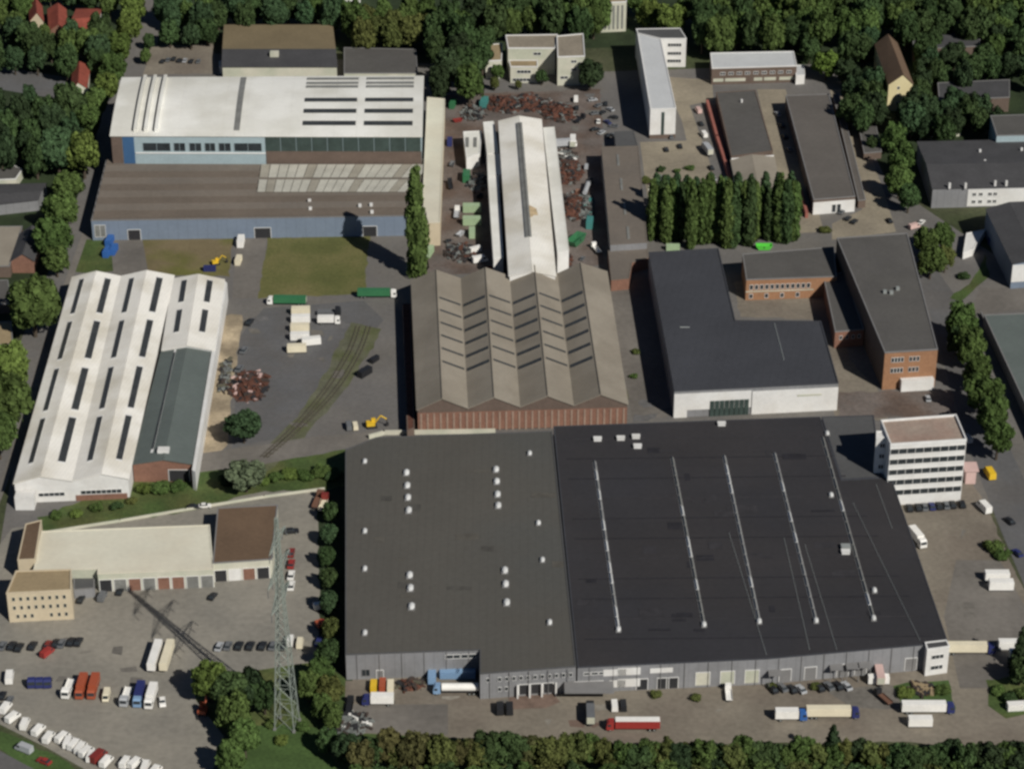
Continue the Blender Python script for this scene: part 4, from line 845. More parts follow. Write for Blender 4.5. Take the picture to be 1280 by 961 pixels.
def vehicle(kind, col, col2=None):
    "list of (name, mesh, loc) for one vehicle"
    k = (kind, col, col2)
    if k in VM: return VM[k]
    c = M['p_'+col]; c2 = M['p_'+(col2 or col)]; P_ = []
    def add(n, b, m): P_.append((n, b.mesh(n, m), (0, 0, 0)))
    if kind == 'car':
        add('body', profile([(-2.1, .35), (2.1, .35), (2.15, .7), (1.95, .88), (0.95, 1.0), (-1.7, 1.02), (-2.12, .9)], 1.75), c)
        add('cabin', profile([(0.95, .99), (0.35, 1.40), (-1.2, 1.42), (-1.78, 1.0)], 1.66, 0, 1.35), M['glass'])
        add('roof', MB().box((-0.42, 0, 1.44), (1.45, 1.3, 0.05)), c)
        for x in (-1.3, 1.35):
            for y in (-.8, .8): m_, l = wheel(x, y); P_.append(('wheel', m_, l))
    elif kind == 'van':
        add('body', profile([(-2.6, .4), (2.5, .4), (2.6, .9), (2.2, 1.25), (1.6, 2.1), (1.3, 2.25), (-2.6, 2.25)], 1.95, 0, 1.8), c)
        add('windscreen', MB().add([(2.24, -.8, 1.28), (2.24, .8, 1.28), (1.66, .76, 2.08), (1.66, -.76, 2.08)], [(0, 1, 2, 3)]), M['glass'])
        for y in (-1, 1): add('side_window', MB().box((1.3, y*0.93, 1.62), (1.0, .06, .6)), M['glass'])
        for x in (-1.7, 1.6):
            for y in (-.85, .85): m_, l = wheel(x, y, .36); P_.append(('wheel', m_, l))
    elif kind in ('truck', 'semi', 'tractor', 'flat', 'tanker'):
        L_ = {'truck': 7.0, 'semi': 13.4, 'tractor': 0, 'flat': 6.5, 'tanker': 11.5}[kind]
        x0 = L_/2+1.3
        add('cab', profile([(x0-1.1, .6), (x0+1.1, .6), (x0+1.15, 1.6), (x0+.95, 2.9), (x0+.4, 3.3), (x0-1.1, 3.35)], 2.45, 0, 2.3), c2)
        add('windscreen', MB().add([(x0+1.16, -1.05, 1.75), (x0+1.16, 1.05, 1.75), (x0+.99, 1.0, 2.8), (x0+.99, -1.0, 2.8)], [(0, 1, 2, 3)]), M['glass'])
        for y in (-1, 1): add('side_window', MB().box((x0+.3, y*1.17, 2.2), (1.0, .08, .8)), M['glass'])
        if kind == 'tractor':
            add('chassis', MB().box((-1.2, 0, .8), (3.6, 1.1, .3)).box((-1.6, 0, 1.05), (1.2, 1.0, .15)), M['chassis']); xs = (x0, -2.2)
        else:
            add('chassis', MB().box((0, 0, .95), (L_+1.0, 1.1, .3)), M['chassis'])
            if kind == 'flat':
                add('load_bed', MB().box((-.2, 0, 1.25), (L_, 2.4, .25)).box((-.2, 1.2, 1.6), (L_, .08, .5)).box((-.2, -1.2, 1.6), (L_, .08, .5)), c)
            elif kind == 'tanker':
                add('tank', MB().tube((-L_/2, 0, 2.4), (L_/2-.2, 0, 2.4), 1.25, n=14), c)
            else:
                add('box_body', MB().box((-.2, 0, 2.45), (L_, 2.5, 2.6)), c); add('roof_panel', MB().box((-.2, 0, 3.79), (L_-.12, 2.4, .06)), M['p_white'] if col == 'red' else c)
                for k_ in (-1,): add('rear_door', MB().box((-L_/2-.22, 0, 2.4), (.06, 2.3, 2.3)), M['w_pale'])
            xs = (x0, -L_/2+1.5, -L_/2+2.8) if kind != 'truck' and kind != 'flat' else (x0, -L_/2+1.4)
        for x in xs:
            for y in (-1.05, 1.05): m_, l = wheel(x, y, .5, .3); P_.append(('wheel', m_, l))
    elif kind == 'trailer':
        add('box_body', MB().box((0, 0, 2.45), (13.2, 2.5, 2.6)), c); add('roof_panel', MB().box((0, 0, 3.79), (13.1, 2.4, .06)), c)
        add('chassis', MB().box((0, 0, .95), (13, 1.1, .3)), M['chassis']); add('landing_leg', MB().box((4.2, .8, .5), (.15, .15, 1)).box((4.2, -.8, .5), (.15, .15, 1)), M['chassis'])
        for x in (-5, -3.7, -2.4):
            for y in (-1.05, 1.05): m_, l = wheel(x, y, .5, .3); P_.append(('wheel', m_, l))
    elif kind == 'swap':
        add('box_body', MB().box((0, 0, 1.7), (7.2, 2.5, 2.6)), c); add('roof_panel', MB().box((0, 0, 3.04), (7.1, 2.4, .06)), c)
        add('base_frame', MB().box((0, 0, .2), (7.2, 2.2, .35)), M['chassis'])
    elif kind == 'container':
        b = MB().box((0, 0, 1.3), (6.0, 2.3, 2.5))
        for i in range(14):
            for y in (-1, 1): b.box((-2.8+i*.43, y*1.18, 1.3), (.2, .08, 2.3))
        add('shell', b, c); add('roof_panel', MB().box((0, 0, 2.6), (6.05, 2.42, .1)), c)
        add('door', MB().box((3.06, 0, 1.3), (.08, 2.2, 2.3)), c2)
    elif kind == 'skip':
        b = MB(); b.add([(-1.8, -1, .1), (1.8, -1, .1), (1.8, 1, .1), (-1.8, 1, .1), (-2.8, -1.2, 1.7), (2.8, -1.2, 1.7), (2.8, 1.2, 1.7), (-2.8, 1.2, 1.7), (-2.6, -1.05, 1.7), (2.6, -1.05, 1.7), (2.6, 1.05, 1.7), (-2.6, 1.05, 1.7), (-1.8, -.9, .5), (1.8, -.9, .5), (1.8, .9, .5), (-1.8, .9, .5)],
              [(0, 1, 5, 4), (1, 2, 6, 5), (2, 3, 7, 6), (3, 0, 4, 7), (4, 5, 9, 8), (5, 6, 10, 9), (6, 7, 11, 10), (7, 4, 8, 11), (8, 9, 13, 12), (9, 10, 14, 13), (10, 11, 15, 14), (11, 8, 12, 15), (12, 13, 14, 15), (3, 2, 1, 0)])
        add('tub', b, c); add('lifting_lug', MB().box((0, -1.22, 1.2), (.3, .12, .5)).box((0, 1.22, 1.2), (.3, .12, .5)), M['chassis'])
    elif kind == 'digger':
        add('track', MB().box((0, -1.1, .45), (3.6, .55, .9)).box((0, 1.1, .45), (3.6, .55, .9)), M['chassis'])
        add('upper_body', MB().box((-.5, 0, 1.6), (3.0, 2.5, 1.2)), c); add('cab', MB().box((.6, .6, 2.5), (1.5, 1.1, 1.4)), c2)
        add('boom', MB().tube((.8, -.3, 1.6), (3.2, -.3, 4.6), .28, n=4).tube((3.2, -.3, 4.6), (5.2, -.3, 3.0), .24, n=4), c)
        add('bucket', MB().tube((5.2, -.3, 3.0), (5.6, -.3, 1.2), .2, n=4).box((5.5, -.3, .9), (1.0, 1.1, .8)), M['chassis'])
    VM[k] = P_; return P_
NAMES = dict(car='parked_car', van='van', truck='box_truck', semi='articulated_lorry', tractor='tractor_unit', flat='flatbed_truck', tanker='tanker_lorry', trailer='box_trailer', swap='swap_body', container='container', skip='skip', digger='excavator')
CATS = dict(car='car', van='van', truck='truck', semi='lorry', tractor='truck', flat='truck', tanker='lorry', trailer='trailer', swap='container', container='container', skip='skip', digger='excavator')
def put(kind, px, py_, ang, col, label, col2=None, group=None, s=1.0, z=0.09, name=None):
    p = W(px, py_, 1.0); t = thing(name or NAMES[kind], (p.x, p.y, z), label, CATS[kind], group, math.radians(ang))
    for n, me, l in vehicle(kind, col, col2):
        o = bpy.data.objects.new(n, me); C.objects.link(o); o.parent = t; o.location = l
    if s != 1: t.scale = (s, s, s)
    return t
# dark cars in front of the beige office
g = 'cars parked in front of the beige office'
row = [(3, 806, 'grey'), (15, 806, 'black'), (24, 808, 'black'), (41, 806, 'black'), (60, 805, 'darkred'), (70, 803, 'black'), (77, 803, 'grey'), (89, 801, 'black'), (98, 801, 'black')]
cn = dict(black='black', grey='dark grey', darkred='dark red', silver='silver', white='white', navy='navy blue', red='red', blue='blue')
for i, (x, y, c) in enumerate(row): put('car', x, y, 80, c, '%s car, %s from left in the row below the beige office' % (cn[c], ORDN[i]), group=g, s=1.1)
put('van', 59, 815, 60, 'red', 'bright red van parked just below the row of dark cars')
put('van', 12, 846, 95, 'white', 'white van alone at the left edge, left of the navy tractor units', s=1.2)
g = 'navy tractor units side by side'
for i, x in enumerate((40, 50, 60)): put('tractor', x, 853, -84, 'navy', 'navy blue tractor unit, %s' % ('leftmost of the three side by side', 'middle one of the three side by side', 'rightmost of the three side by side')[i], group=g)
put('flat', 87, 858, -96, 'white', 'white truck between the navy tractor units and the orange trucks')
put('truck', 103, 858, -92, 'orange', 'left one of the two orange box trucks in the lorry park', group='orange box trucks')
put('truck', 118, 858, -92, 'orange', 'right one of the two orange box trucks in the lorry park', group='orange box trucks')
put('van', 133, 869, -90, 'cream', 'cream van right of the two orange trucks')
put('flat', 159, 868, -95, 'white', 'white truck with dark front, left of the blue truck', 'silver')
put('truck', 175, 868, -92, 'navy', 'dark blue truck with pale blue cab between two white trucks', 'lblue')
put('truck', 190, 870, -94, 'white', 'white truck directly below the long white trailer')
put('trailer', 194, 823, -94, 'white', 'long white trailer, left one of the pair standing side by side')
put('trailer', 209, 823, -94, 'cream', 'long cream trailer, right one of the pair standing side by side')
put('car', 203, 876, -80, 'white', 'white car just right of the white truck below the long trailer', s=1.1)
put('digger', 254, 888, 80, 'orange', 'orange excavator at the edge of the wood, right of the lorry park', 'orange')
# white vans along the lower edge of the lorry park
wv = [(7, 884), (16, 896), (31, 904), (48, 912), (61, 921), (78, 921), (85, 927), (93, 930), (101, 934), (108, 939), (114, 944), (133, 951), (157, 952), (169, 953), (182, 957), (194, 963)]
for i, (x, y) in enumerate(wv): put('van', x, y, (72, 58, 84, 66)[i % 4], 'white', 'white van, %s from left in the slanting row along the lower left verge' % ORDN[i], group='white vans along the verge', s=1.02)
put('van', 123, 945, 60, 'darkred', 'dark red van among the slanting row of white vans', s=1.2)
put('car', 3, 868, 85, 'black', 'black car at the left edge above the white vans')
put('car', 12, 874, 85, 'grey', 'dark grey car at the left edge above the white vans')
put('car', 55, 950, 150, 'red', 'red car on the main road in the bottom left corner', s=1.1); put('van', 30, 935, 150, 'silver', 'silver van on the main road in the bottom left corner', s=1.1)
# middle column of cars below the brown workshop
put('car', 364, 663, 10, 'black', 'black car alone right of the brown roofed workshop', s=1.2)
for i, (y, c) in enumerate(((690, 'darkred'), (704, 'red'), (718, 'white'), (731, 'white'))):
    put('car', 364, y, 88, c, ('dark red car at the head of the short queue beside the pylon column', 'bright red car second in the short queue beside the pylon column', 'white car directly behind the bright red car', 'white car last in the short queue beside the pylon column')[i], group='queue of cars beside the workshop', s=1.2)
for i, (x, c) in enumerate(((274, 'silver'), (285, 'grey'), (299, 'black'), (313, 'black'), (328, 'black'), (341, 'grey'), (354, 'black'))):
    put('car', x, 806+(i == 0), 80, c, '%s car, %s from left in the row left of the pylon' % (cn[c], ORDN[i]), group='cars at the edge of the wood', s=1.1)
put('van', 363, 800, 88, 'white', 'white van seen through the pylon, left of the cream van'); put('van', 375, 803, 88, 'cream', 'cream van right of the pylon legs')
put('van', 402, 757, 20, 'white', 'white van above the orange excavator, left of the warehouse'); put('digger', 401, 782, -60, 'orange', 'orange excavator between the pylon and the warehouse', 'red')
put('car', 399, 801, 80, 'navy', 'navy blue car below the orange excavator near the warehouse', s=1.2)
put('flat', 397, 628, 80, 'brown', 'rusty brown flatbed at the top right corner of the lorry park', 'brown'); put('flat', 404, 632, 85, 'cream', 'cream flatbed beside the rusty one at the top corner of the lorry park', 'darkred')
for i, (x, y) in enumerate(((128, 745), (101, 748), (150, 738))): put('van' if i == 0 else 'car', x, y, 80, ('grey', 'black', 'black')[i], ('grey van before the left workshop bay', 'black car between the beige office and the workshop', 'black car before the second workshop bay')[i])
put('car', 266, 744, 70, 'black', 'lone black car on the open concrete below the brown workshop')
put('car', 242, 632, 5, 'black', 'black car behind the cream roof, left of the white one'); put('car', 256, 631, 5, 'white', 'white car behind the cream roof, left of the brown workshop')
# loading yard in front of the warehouse
put('tanker', 575, 863, 180, 'white', 'white tanker lorry with pale cab parked against the warehouse wall', 'lblue')
put('truck', 477, 877, 180, 'white', 'white box truck with dark cab in the loading yard, left end', 'navy')
put('container', 540, 846, 90, 'lblue', 'pale blue container by the wall, leftmost of three', group='pale blue containers'); put('container', 562, 843, 0, 'lblue', 'pale blue container by the wall behind the tanker', group='pale blue containers'); put('container', 582, 843, 0, 'lblue', 'pale blue container by the wall nearest the shaded corner', group='pale blue containers')
put('container', 467, 858, 90, 'yellow', 'orange-yellow container left of the brown store', 'orange', s=0.8); put('container', 478, 856, 90, 'orange', 'orange container beside the yellow one', 'brown', s=0.8); put('container', 488, 858, 90, 'cream', 'cream container right of the orange one by the wall', s=0.8)
put('flat', 437, 884, 88, 'black', 'narrow black flatbed at the left end of the loading yard', 'black', s=0.8)
put('van', 625, 885, 92, 'black', 'black van, left one of the pair below the dock doors', s=1.1); put('van', 637, 885, 92, 'black', 'black van, right one of the pair below the dock doors', s=1.1)
put('truck', 738, 896, 90, 'grey', 'dark grey truck standing crosswise left of the red lorry', 'black')
put('van', 768, 881, 92, 'white', 'white van above the red lorry'); put('van', 779, 881, 92, 'black', 'black van right of the white van above the red lorry')
put('semi', 796, 908, 180, 'red', 'red articulated lorry with white roof beside the bottom hedge', 'red')
put('flat', 911, 868, 90, 'white', 'white and black small truck by the warehouse doors', 'white', s=0.8)
put('truck', 984, 896, 0, 'white', 'white box truck with blue front, left of the long cream lorry', 'blue')
put('semi', 1036, 893, 0, 'cream', 'long cream lorry with navy cab in the loading yard', 'navy')
put('semi', 1155, 887, 0, 'white', 'white lorry with navy cab beside the small grass island', 'navy')
put('swap', 1150, 903, 0, 'white', 'white swap body in front of the lorry by the grass island')
put('truck', 1099, 847, 90, 'pink', 'pinkish white truck backed up to the warehouse', 'white'); put('swap', 1098, 850, 0, 'white', 'white cabin box against the warehouse front', s=0.9)
put('semi', 1207, 813, 0, 'cream', 'cream lorry with navy cab right of the gatehouse', 'navy')
put('swap', 1262, 807, 0, 'white', 'white swap body near the right edge, right of the cream lorry'); put('truck', 1276, 822, 0, 'white', 'white truck cut by the right edge', 'blue')
put('swap', 1246, 722, 0, 'white', 'white box on the right-hand yard, upper one of two touching', s=1.1); put('swap', 1251, 733, 0, 'white', 'white box on the right-hand yard, lower one of two touching', s=1.1)
put('truck', 1145, 672, -72, 'white', 'white truck parked against the right side of the black roof')
put('van', 1230, 634, 110, 'white', 'white van at the street corner below the office block', s=1.3); put('van', 1237, 592, 100, 'yellow', 'yellow van on the street right of the office block', s=1.3)
put('container', 1270, 883, 5, 'white', 'white container on the right-hand grass island', s=0.9)
dx = [1137, 1148, 1156, 1165, 1174, 1183, 1191, 1203]
for i, x in enumerate(dx): put('car', x, 634-i*0.7, 92, ('black', 'black', 'grey', 'navy', 'black', 'grey', 'black', 'black')[i], '%s car, %s from left in the row below the white office block' % (('black', 'black', 'dark grey', 'navy blue', 'black', 'dark grey', 'black', 'black')[i], ORDN[i]), group='cars at the foot of the office block', s=1.1)
for i, (x, y) in enumerate(((966, 850), (978, 848), (990, 850), (1001, 850), (1024, 848), (1036, 846), (1047, 846), (1058, 846))):
    put('car', x, y+10, 115, ('black', 'grey', 'black', 'silver')[i % 4], '%s car, %s from left in the slanted row before the warehouse' % (('black', 'dark grey', 'black', 'silver')[i % 4], ORDN[i]), group='cars slanted along the warehouse front', s=1.1)
put('flat', 1106, 873, 120, 'brown', 'dark brown flatbed between the cabin box and the grass island', 'black', s=0.8)
put('car', 1102, 935, 20, 'navy', 'blue car half hidden by the bottom trees', s=1.1)
put('car', 1262, 650, 115, 'black', 'black car on the right-hand street, upper one', s=1.1); put('car', 1272, 690, 115, 'navy', 'navy blue car on the right-hand street, lower one', s=1.1)
# dark yard
put('semi', 362, 378, 178, 'green', 'green lorry with white cab at the top of the dark yard', 'white', s=0.95); put('semi', 468, 369, 0, 'green', 'green lorry with white cab below the lawn', 'white', s=0.95)
for i, (x, y) in enumerate(((376, 390), (376, 400), (375, 411), (375, 422))): put('swap', x, y, 2, 'white' if i % 2 else 'cream', 'white box body in the column on the dark yard, %s' % ('topmost', 'second from the top', 'third from the top', 'fourth from the top')[i], group='white box bodies on the dark yard')
put('swap', 389, 428, 12, 'white', 'white box body sticking out right at the foot of the column'); put('swap', 371, 437, 4, 'cream', 'cream box body lowest in the column on the dark yard')
put('flat', 408, 391, 0, 'grey', 'grey flatbed right of the column of white boxes', 'black'); put('truck', 408, 402, 0, 'white', 'white box truck right of the column of white boxes', 'white', s=0.9)
for i, (x, y) in enumerate(((312, 402), (305, 437), (299, 460))): put('car', x, y, 75, ('black', 'grey', 'grey')[i], '%s car left of the dark yard, %s of three down the edge' % (('black', 'dark grey', 'dark grey')[i], ('top', 'middle', 'bottom')[i]), group='cars down the edge of the dark yard', s=1.2)
put('van', 436, 532, 100, 'grey', 'dark grey van left of the yellow loader'); put('van', 444, 532, 100, 'cream', 'cream van between the grey van and the yellow loader', s=0.9)
put('digger', 465, 531, 10, 'yellow', 'yellow excavator above the corner of the warehouse', 'yellow', s=1.0)
put('container', 456, 466, 52, 'black', 'black wagon body beside the railway track, lower one', 'black', group='black wagons'); put('container', 468, 449, 55, 'black', 'black wagon body beside the railway track, upper one', 'black', group='black wagons', s=0.7)
put('container', 134, 316, 82, 'blue', 'bright blue container by the big hall, left one', group='blue containers'); put('container', 142, 313, 82, 'blue', 'bright blue container by the big hall, right one', group='blue containers'); put('container', 137, 302, 82, 'blue', 'bright blue container by the big hall, rear one', group='blue containers')
put('digger', 270, 328, 20, 'yellow', 'small yellow excavator on the dry soil before the big hall', 'yellow', s=0.8); put('container', 262, 336, 0, 'navy', 'navy blue container behind the white hall gable', s=0.8)
put('container', 301, 303, 90, 'white', 'white container on the path between the lawns, nearest the hall', s=1.1); put('container', 298, 326, 85, 'cream', 'cream container on the path between the lawns, further from the hall', s=0.9)
put('skip', 955, 309, 0, 'bgreen', 'bright green skip at the foot of the poplar row', s=1.2); put('container', 841, 310, 0, 'pgreen', 'pale container at the foot of the poplar row, left end', s=0.9)
# scrapyard
pk = [(741, 124, 'silver'), (748, 131, 'grey'), (757, 129, 'black'), (763, 136, 'silver'), (767, 146, 'black'), (744, 141, 'grey'), (753, 140, 'black'), (748, 151, 'white'), (759, 152, 'navy'), (767, 157, 'grey'), (744, 161, 'black'), (752, 165, 'silver'), (760, 169, 'black'), (766, 168, 'grey')]
for i, (x, y, c) in enumerate(pk): put('car', x, y, 15+37*(i % 5), c, '%s car, %s from top in the cluster right of the scrapyard' % (cn[c], ORDN[sorted(range(len(pk)), key=lambda k: pk[k][1]).index(i)]), group='cluster of cars right of the scrapyard')
put('van', 720, 124, 88, 'white', 'white van at the top of the scrapyard'); put('car', 721, 134, 88, 'black', 'black car below the white van at the top of the scrapyard')
put('skip', 720, 302, 60, 'green', 'green skip right of the lower end of the scrap shed', s=1.8)
put('container', 590, 262, 0, 'pgreen', 'pale green container, upper one in the pair left of the scrap shed', s=1.25, group='pale green containers'); put('container', 590, 278, 0, 'pgreen', 'pale green container, lower one in the pair left of the scrap shed', s=1.25, group='pale green containers'); put('container', 590, 292, 90, 'pgreen', 'pale green container standing endwise below the pair', s=1.0)
put('container', 583, 222, 88, 'green', 'green container below the small white cabin', s=1.2); put('container', 605, 130, 80, 'teal', 'teal container at the top left of the scrapyard', s=1.2); put('container', 566, 131, 80, 'green', 'green container beside the cream roofed side bay', s=1.0)
put('container', 562, 178, 90, 'navy', 'navy blue container between the cream roof and the white cabin', s=0.9); put('flat', 571, 268, 88, 'silver', 'silver flatbed left of the pale green containers', 'white', s=0.9)
put('container', 541, 296, 85, 'pgreen', 'pale green container at the end of the cream roof', s=1.2); put('container', 536, 316, 75, 'pgreen', 'pale green container beside the big poplar', s=1.1)
put('container', 737, 280, 85, 'teal', 'teal container in the shade of the long narrow building', s=1.1); put('flat', 746, 312, 110, 'white', 'white flatbed at the lower right corner of the scrapyard', 'white', s=0.8)
put('truck', 704, 182, 10, 'silver', 'silver truck at the right side of the scrap shed', 'white'); put('truck', 716, 180, 88, 'white', 'white truck standing crosswise right of the scrap shed', 'white')
put('van', 600, 325, 20, 'white', 'white van at the lower left corner of the scrap shed', s=1.2); put('tanker', 733, 238, 80, 'silver', 'silver tank trailer in the right alley of the scrapyard', 'grey', s=0.8)
# lanes, top right
ln_ = [('van', 873, 138, 'pink'), ('car', 876, 154, 'black'), ('van', 880, 168, 'white'), ('truck', 885, 190, 'silver'), ('car', 889, 209, 'black'), ('car', 892, 222, 'silver'), ('van', 889, 238, 'white')]
for i, (k, x, y, c) in enumerate(ln_): put(k, x, y, 104, c, '%s %s, %s from top along the lane beside the red wall' % (dict(pink='pinkish', black='black', white='white', silver='silver')[c], CATS[k], ORDN[i]), group='vehicles along the sandy lane')
for i, (x, y, c) in enumerate(((972, 142, 'silver'), (977, 156, 'black'), (981, 170, 'black'), (986, 186, 'grey'))): put('car', x, y, 104, c, '%s car, %s from top beside the long brown hall' % (cn[c], ORDN[i]), group='cars in the shade of the long brown hall', s=1.1)
for i, (x, y, c) in enumerate(((1052, 264, 'grey'), (1060, 272, 'black'), (1068, 276, 'black'))): put('car', x, y, 60, c, '%s car, %s from left before the long brown hall' % (cn[c], ORDN[i]), group='cars before the long brown hall')
put('car', 1112, 275, 100, 'black', 'black car on the lane right of the long brown hall'); put('van', 1143, 283, 30, 'pink', 'pinkish van above the long brick block'); put('car', 1152, 277, 60, 'white', 'white car right of the pinkish van')
for i, (x, y) in enumerate(((203, 76), (210, 74), (217, 73), (224, 75), (231, 75), (239, 76), (248, 76))): put('car', x, y, 85, ('black', 'grey', 'black', 'black', 'silver', 'black', 'grey')[i], '%s car, %s from left in the small car park, top left' % (('black', 'dark grey', 'black', 'black', 'silver', 'black', 'dark grey')[i], ORDN[i]), group='cars in the small car park')
for i, (x, y) in enumerate(((836, 152), (839, 170), (850, 182), (833, 186))): put('car', x, y, 95, ('silver', 'grey', 'black', 'black')[i], '%s car right of the slim white office, %s from top' % (('silver', 'dark grey', 'black', 'black')[i], ORDN[i]), group='cars beside the slim office')
put('car', 1160, 497, 90, 'silver', 'silver car below the brick front'); put('van', 1209, 548, 110, 'silver', 'silver van in the shade right of the office block roof')
put('container', 1240, 300, 70, 'navy', 'navy blue container before the dark right hall'); 
# ---------------------------------------------------------------- scrap heaps
def heap(px, py_, rx, ry, h, m, label, seed, m2='scrapgrey'):
    rnd = random.Random(seed); p = W(px, py_, 0); mb = MB(); n = 12; vs = [(p.x, p.y, h)]; fs = []
    for r in range(1, 5):
        for i in range(n):
            a = 2*math.pi*i/n; k = r/4*(1+rnd.uniform(-.18, .18)); vs.append((p.x+math.cos(a)*rx*k, p.y+math.sin(a)*ry*k, 0.02 if r == 4 else h*(1-r/4)*rnd.uniform(.5, 1.3)))
    for i in range(n): fs.append((0, 1+i, 1+(i+1) % n))
    for r in range(3):
        for i in range(n): a = 1+r*n; fs.append((a+i, a+n+i, a+n+(i+1) % n, a+(i+1) % n))
    mb.add(vs, fs, 0)
    for k in range(int(rx*ry*3)+40):
        a = rnd.uniform(0, 6.28); q = math.sqrt(rnd.random())*1.15; x = p.x+math.cos(a)*rx*q; y = p.y+math.sin(a)*ry*q
        g_ = rnd.random()**2.5; mb.box((x, y, h*max(0, 1-q)*0.9+0.2), (.3+g_*3.2, .2+g_*rnd.uniform(.2, 1.6), .2+g_*.8), rnd.uniform(0, 3.1), rnd.choice((0, 0, 0, 2, 2, 3, 3, 1)))
    o = mb.build('scrap_heap', [M[m], M[m2], M['chassis'], M['scrapdark']]); return tag(o, label, 'scrap heap')
q = [ws.P(1, u, v)+ws.N(1)*0.24 for u, v in ((0.10, .60), (0.42, .615), (0.48, .655), (0.30, .66), (0.12, .68))]
MB().slab(q, 0.03).build('rust_stain', M['stain'], ws.t)
def junk(px, py_, kind, c, label, a, s=0.8): put(kind, px, py_, a, c, label, s=s)
for i, (x, y, k, c, a, l) in enumerate([(572, 150, 'skip', 'darkred', 20, 'dark red skip between the cream roof and the white cabin'), (565, 205, 'skip', 'grey', 80, 'dark grey skip right of the cream roof, below the navy container'),
    (563, 232, 'flat', 'black', 95, 'black flatbed right of the cream roof, halfway down'), (600, 245, 'skip', 'black', 70, 'black skip at the foot of the dark scrap heap'), (575, 292, 'skip', 'silver', 60, 'silver skip left of the endwise pale green container'),
    (560, 300, 'car', 'black', 40, 'black car at the lower left of the scrapyard'), (738, 226, 'skip', 'black', 80, 'black skip in the right alley of the scrapyard'), (722, 240, 'skip', 'brown', 85, 'brown skip right of the rusty heaps'),
    (728, 322, 'car', 'grey', 70, 'dark grey car below the green skip'), (615, 335, 'skip', 'darkred', 15, 'dark red skip at the lower left corner of the scrap shed'), (594, 312, 'container', 'white', 30, 'white container below the pale green ones'),
    (720, 165, 'skip', 'rust_', 10, ''), (733, 208, 'van', 'silver', 85, 'silver van in the right alley of the scrapyard'), (724, 150, 'flat', 'black', 60, 'black flatbed between the rust heap and the car cluster')]):
    if l: junk(x, y, k, c, l, a)
heap(632, 131, 8, 9, 3.5, 'rust', 'rust-red scrap heap at the top left end of the scrap shed', 1)
heap(660, 129, 6, 9, 3.5, 'rust', 'rust-red scrap heap directly behind the top end of the scrap shed', 2)
heap(682, 134, 4, 8, 2.5, 'rust', 'small brown scrap heap between the two larger ones behind the shed', 3)
heap(700, 141, 7, 10, 4, 'rust', 'bright rust scrap heap at the top right of the scrap shed', 4)
heap(711, 214, 5.5, 12, 3, 'rust', 'dark rusty scrap heap along the right side of the scrap shed', 5)
heap(716, 258, 5, 12, 3.5, 'rust', 'reddest scrap heap along the right side of the scrap shed, above the green skip', 6)
heap(702, 327, 4, 7, 3, 'rust', 'rusty scrap heap at the lower right corner of the scrap shed', 7)
heap(706, 196, 5, 6, 2, 'scrapgrey', 'grey scrap heap right of the scrap shed, below the silver truck', 8, 'p_white')
heap(597, 228, 4, 9, 3, 'scrapgrey', 'dark grey scrap heap between the green container and the shed', 9, 'chassis')
heap(592, 142, 5, 8, 2.5, 'scrapgrey', 'grey scrap heap above the small white cabin', 10, 'rust')
heap(733, 260, 3, 12, 2, 'scrapgrey', 'grey scrap heap in the right alley of the scrapyard', 11, 'p_teal')
heap(575, 316, 6, 7, 2, 'scrapgrey', 'mixed scrap heap at the lower end of the scrapyard', 12, 'rust')
heap(311, 483, 6.5, 11, 2.2, 'rust', 'round pile of rusty scrap beside the dark yard', 13, 'p_pink')
heap(437, 905, 6, 6, 1.4, 'scrapgrey', 'pale rubble pile at the left end of the loading yard', 14, 'p_white')
heap(281, 470, 2, 12, 1.2, 'scrapgrey', 'low pile of timber along the pale sand strip', 15, 'wood')
heap(515, 857, 4, 3, 2.0, 'rust', 'small brown pile against the grey warehouse wall', 16, 'wood')
heap(830, 232, 6, 9, 1.5, 'scrapgrey', 'low pile of building material behind the poplars', 17, 'w_pale')
heap(1152, 862, 4, 3, 1.2, 'roof_tan', 'tan soil pile on the small grass island', 19, 'rust')

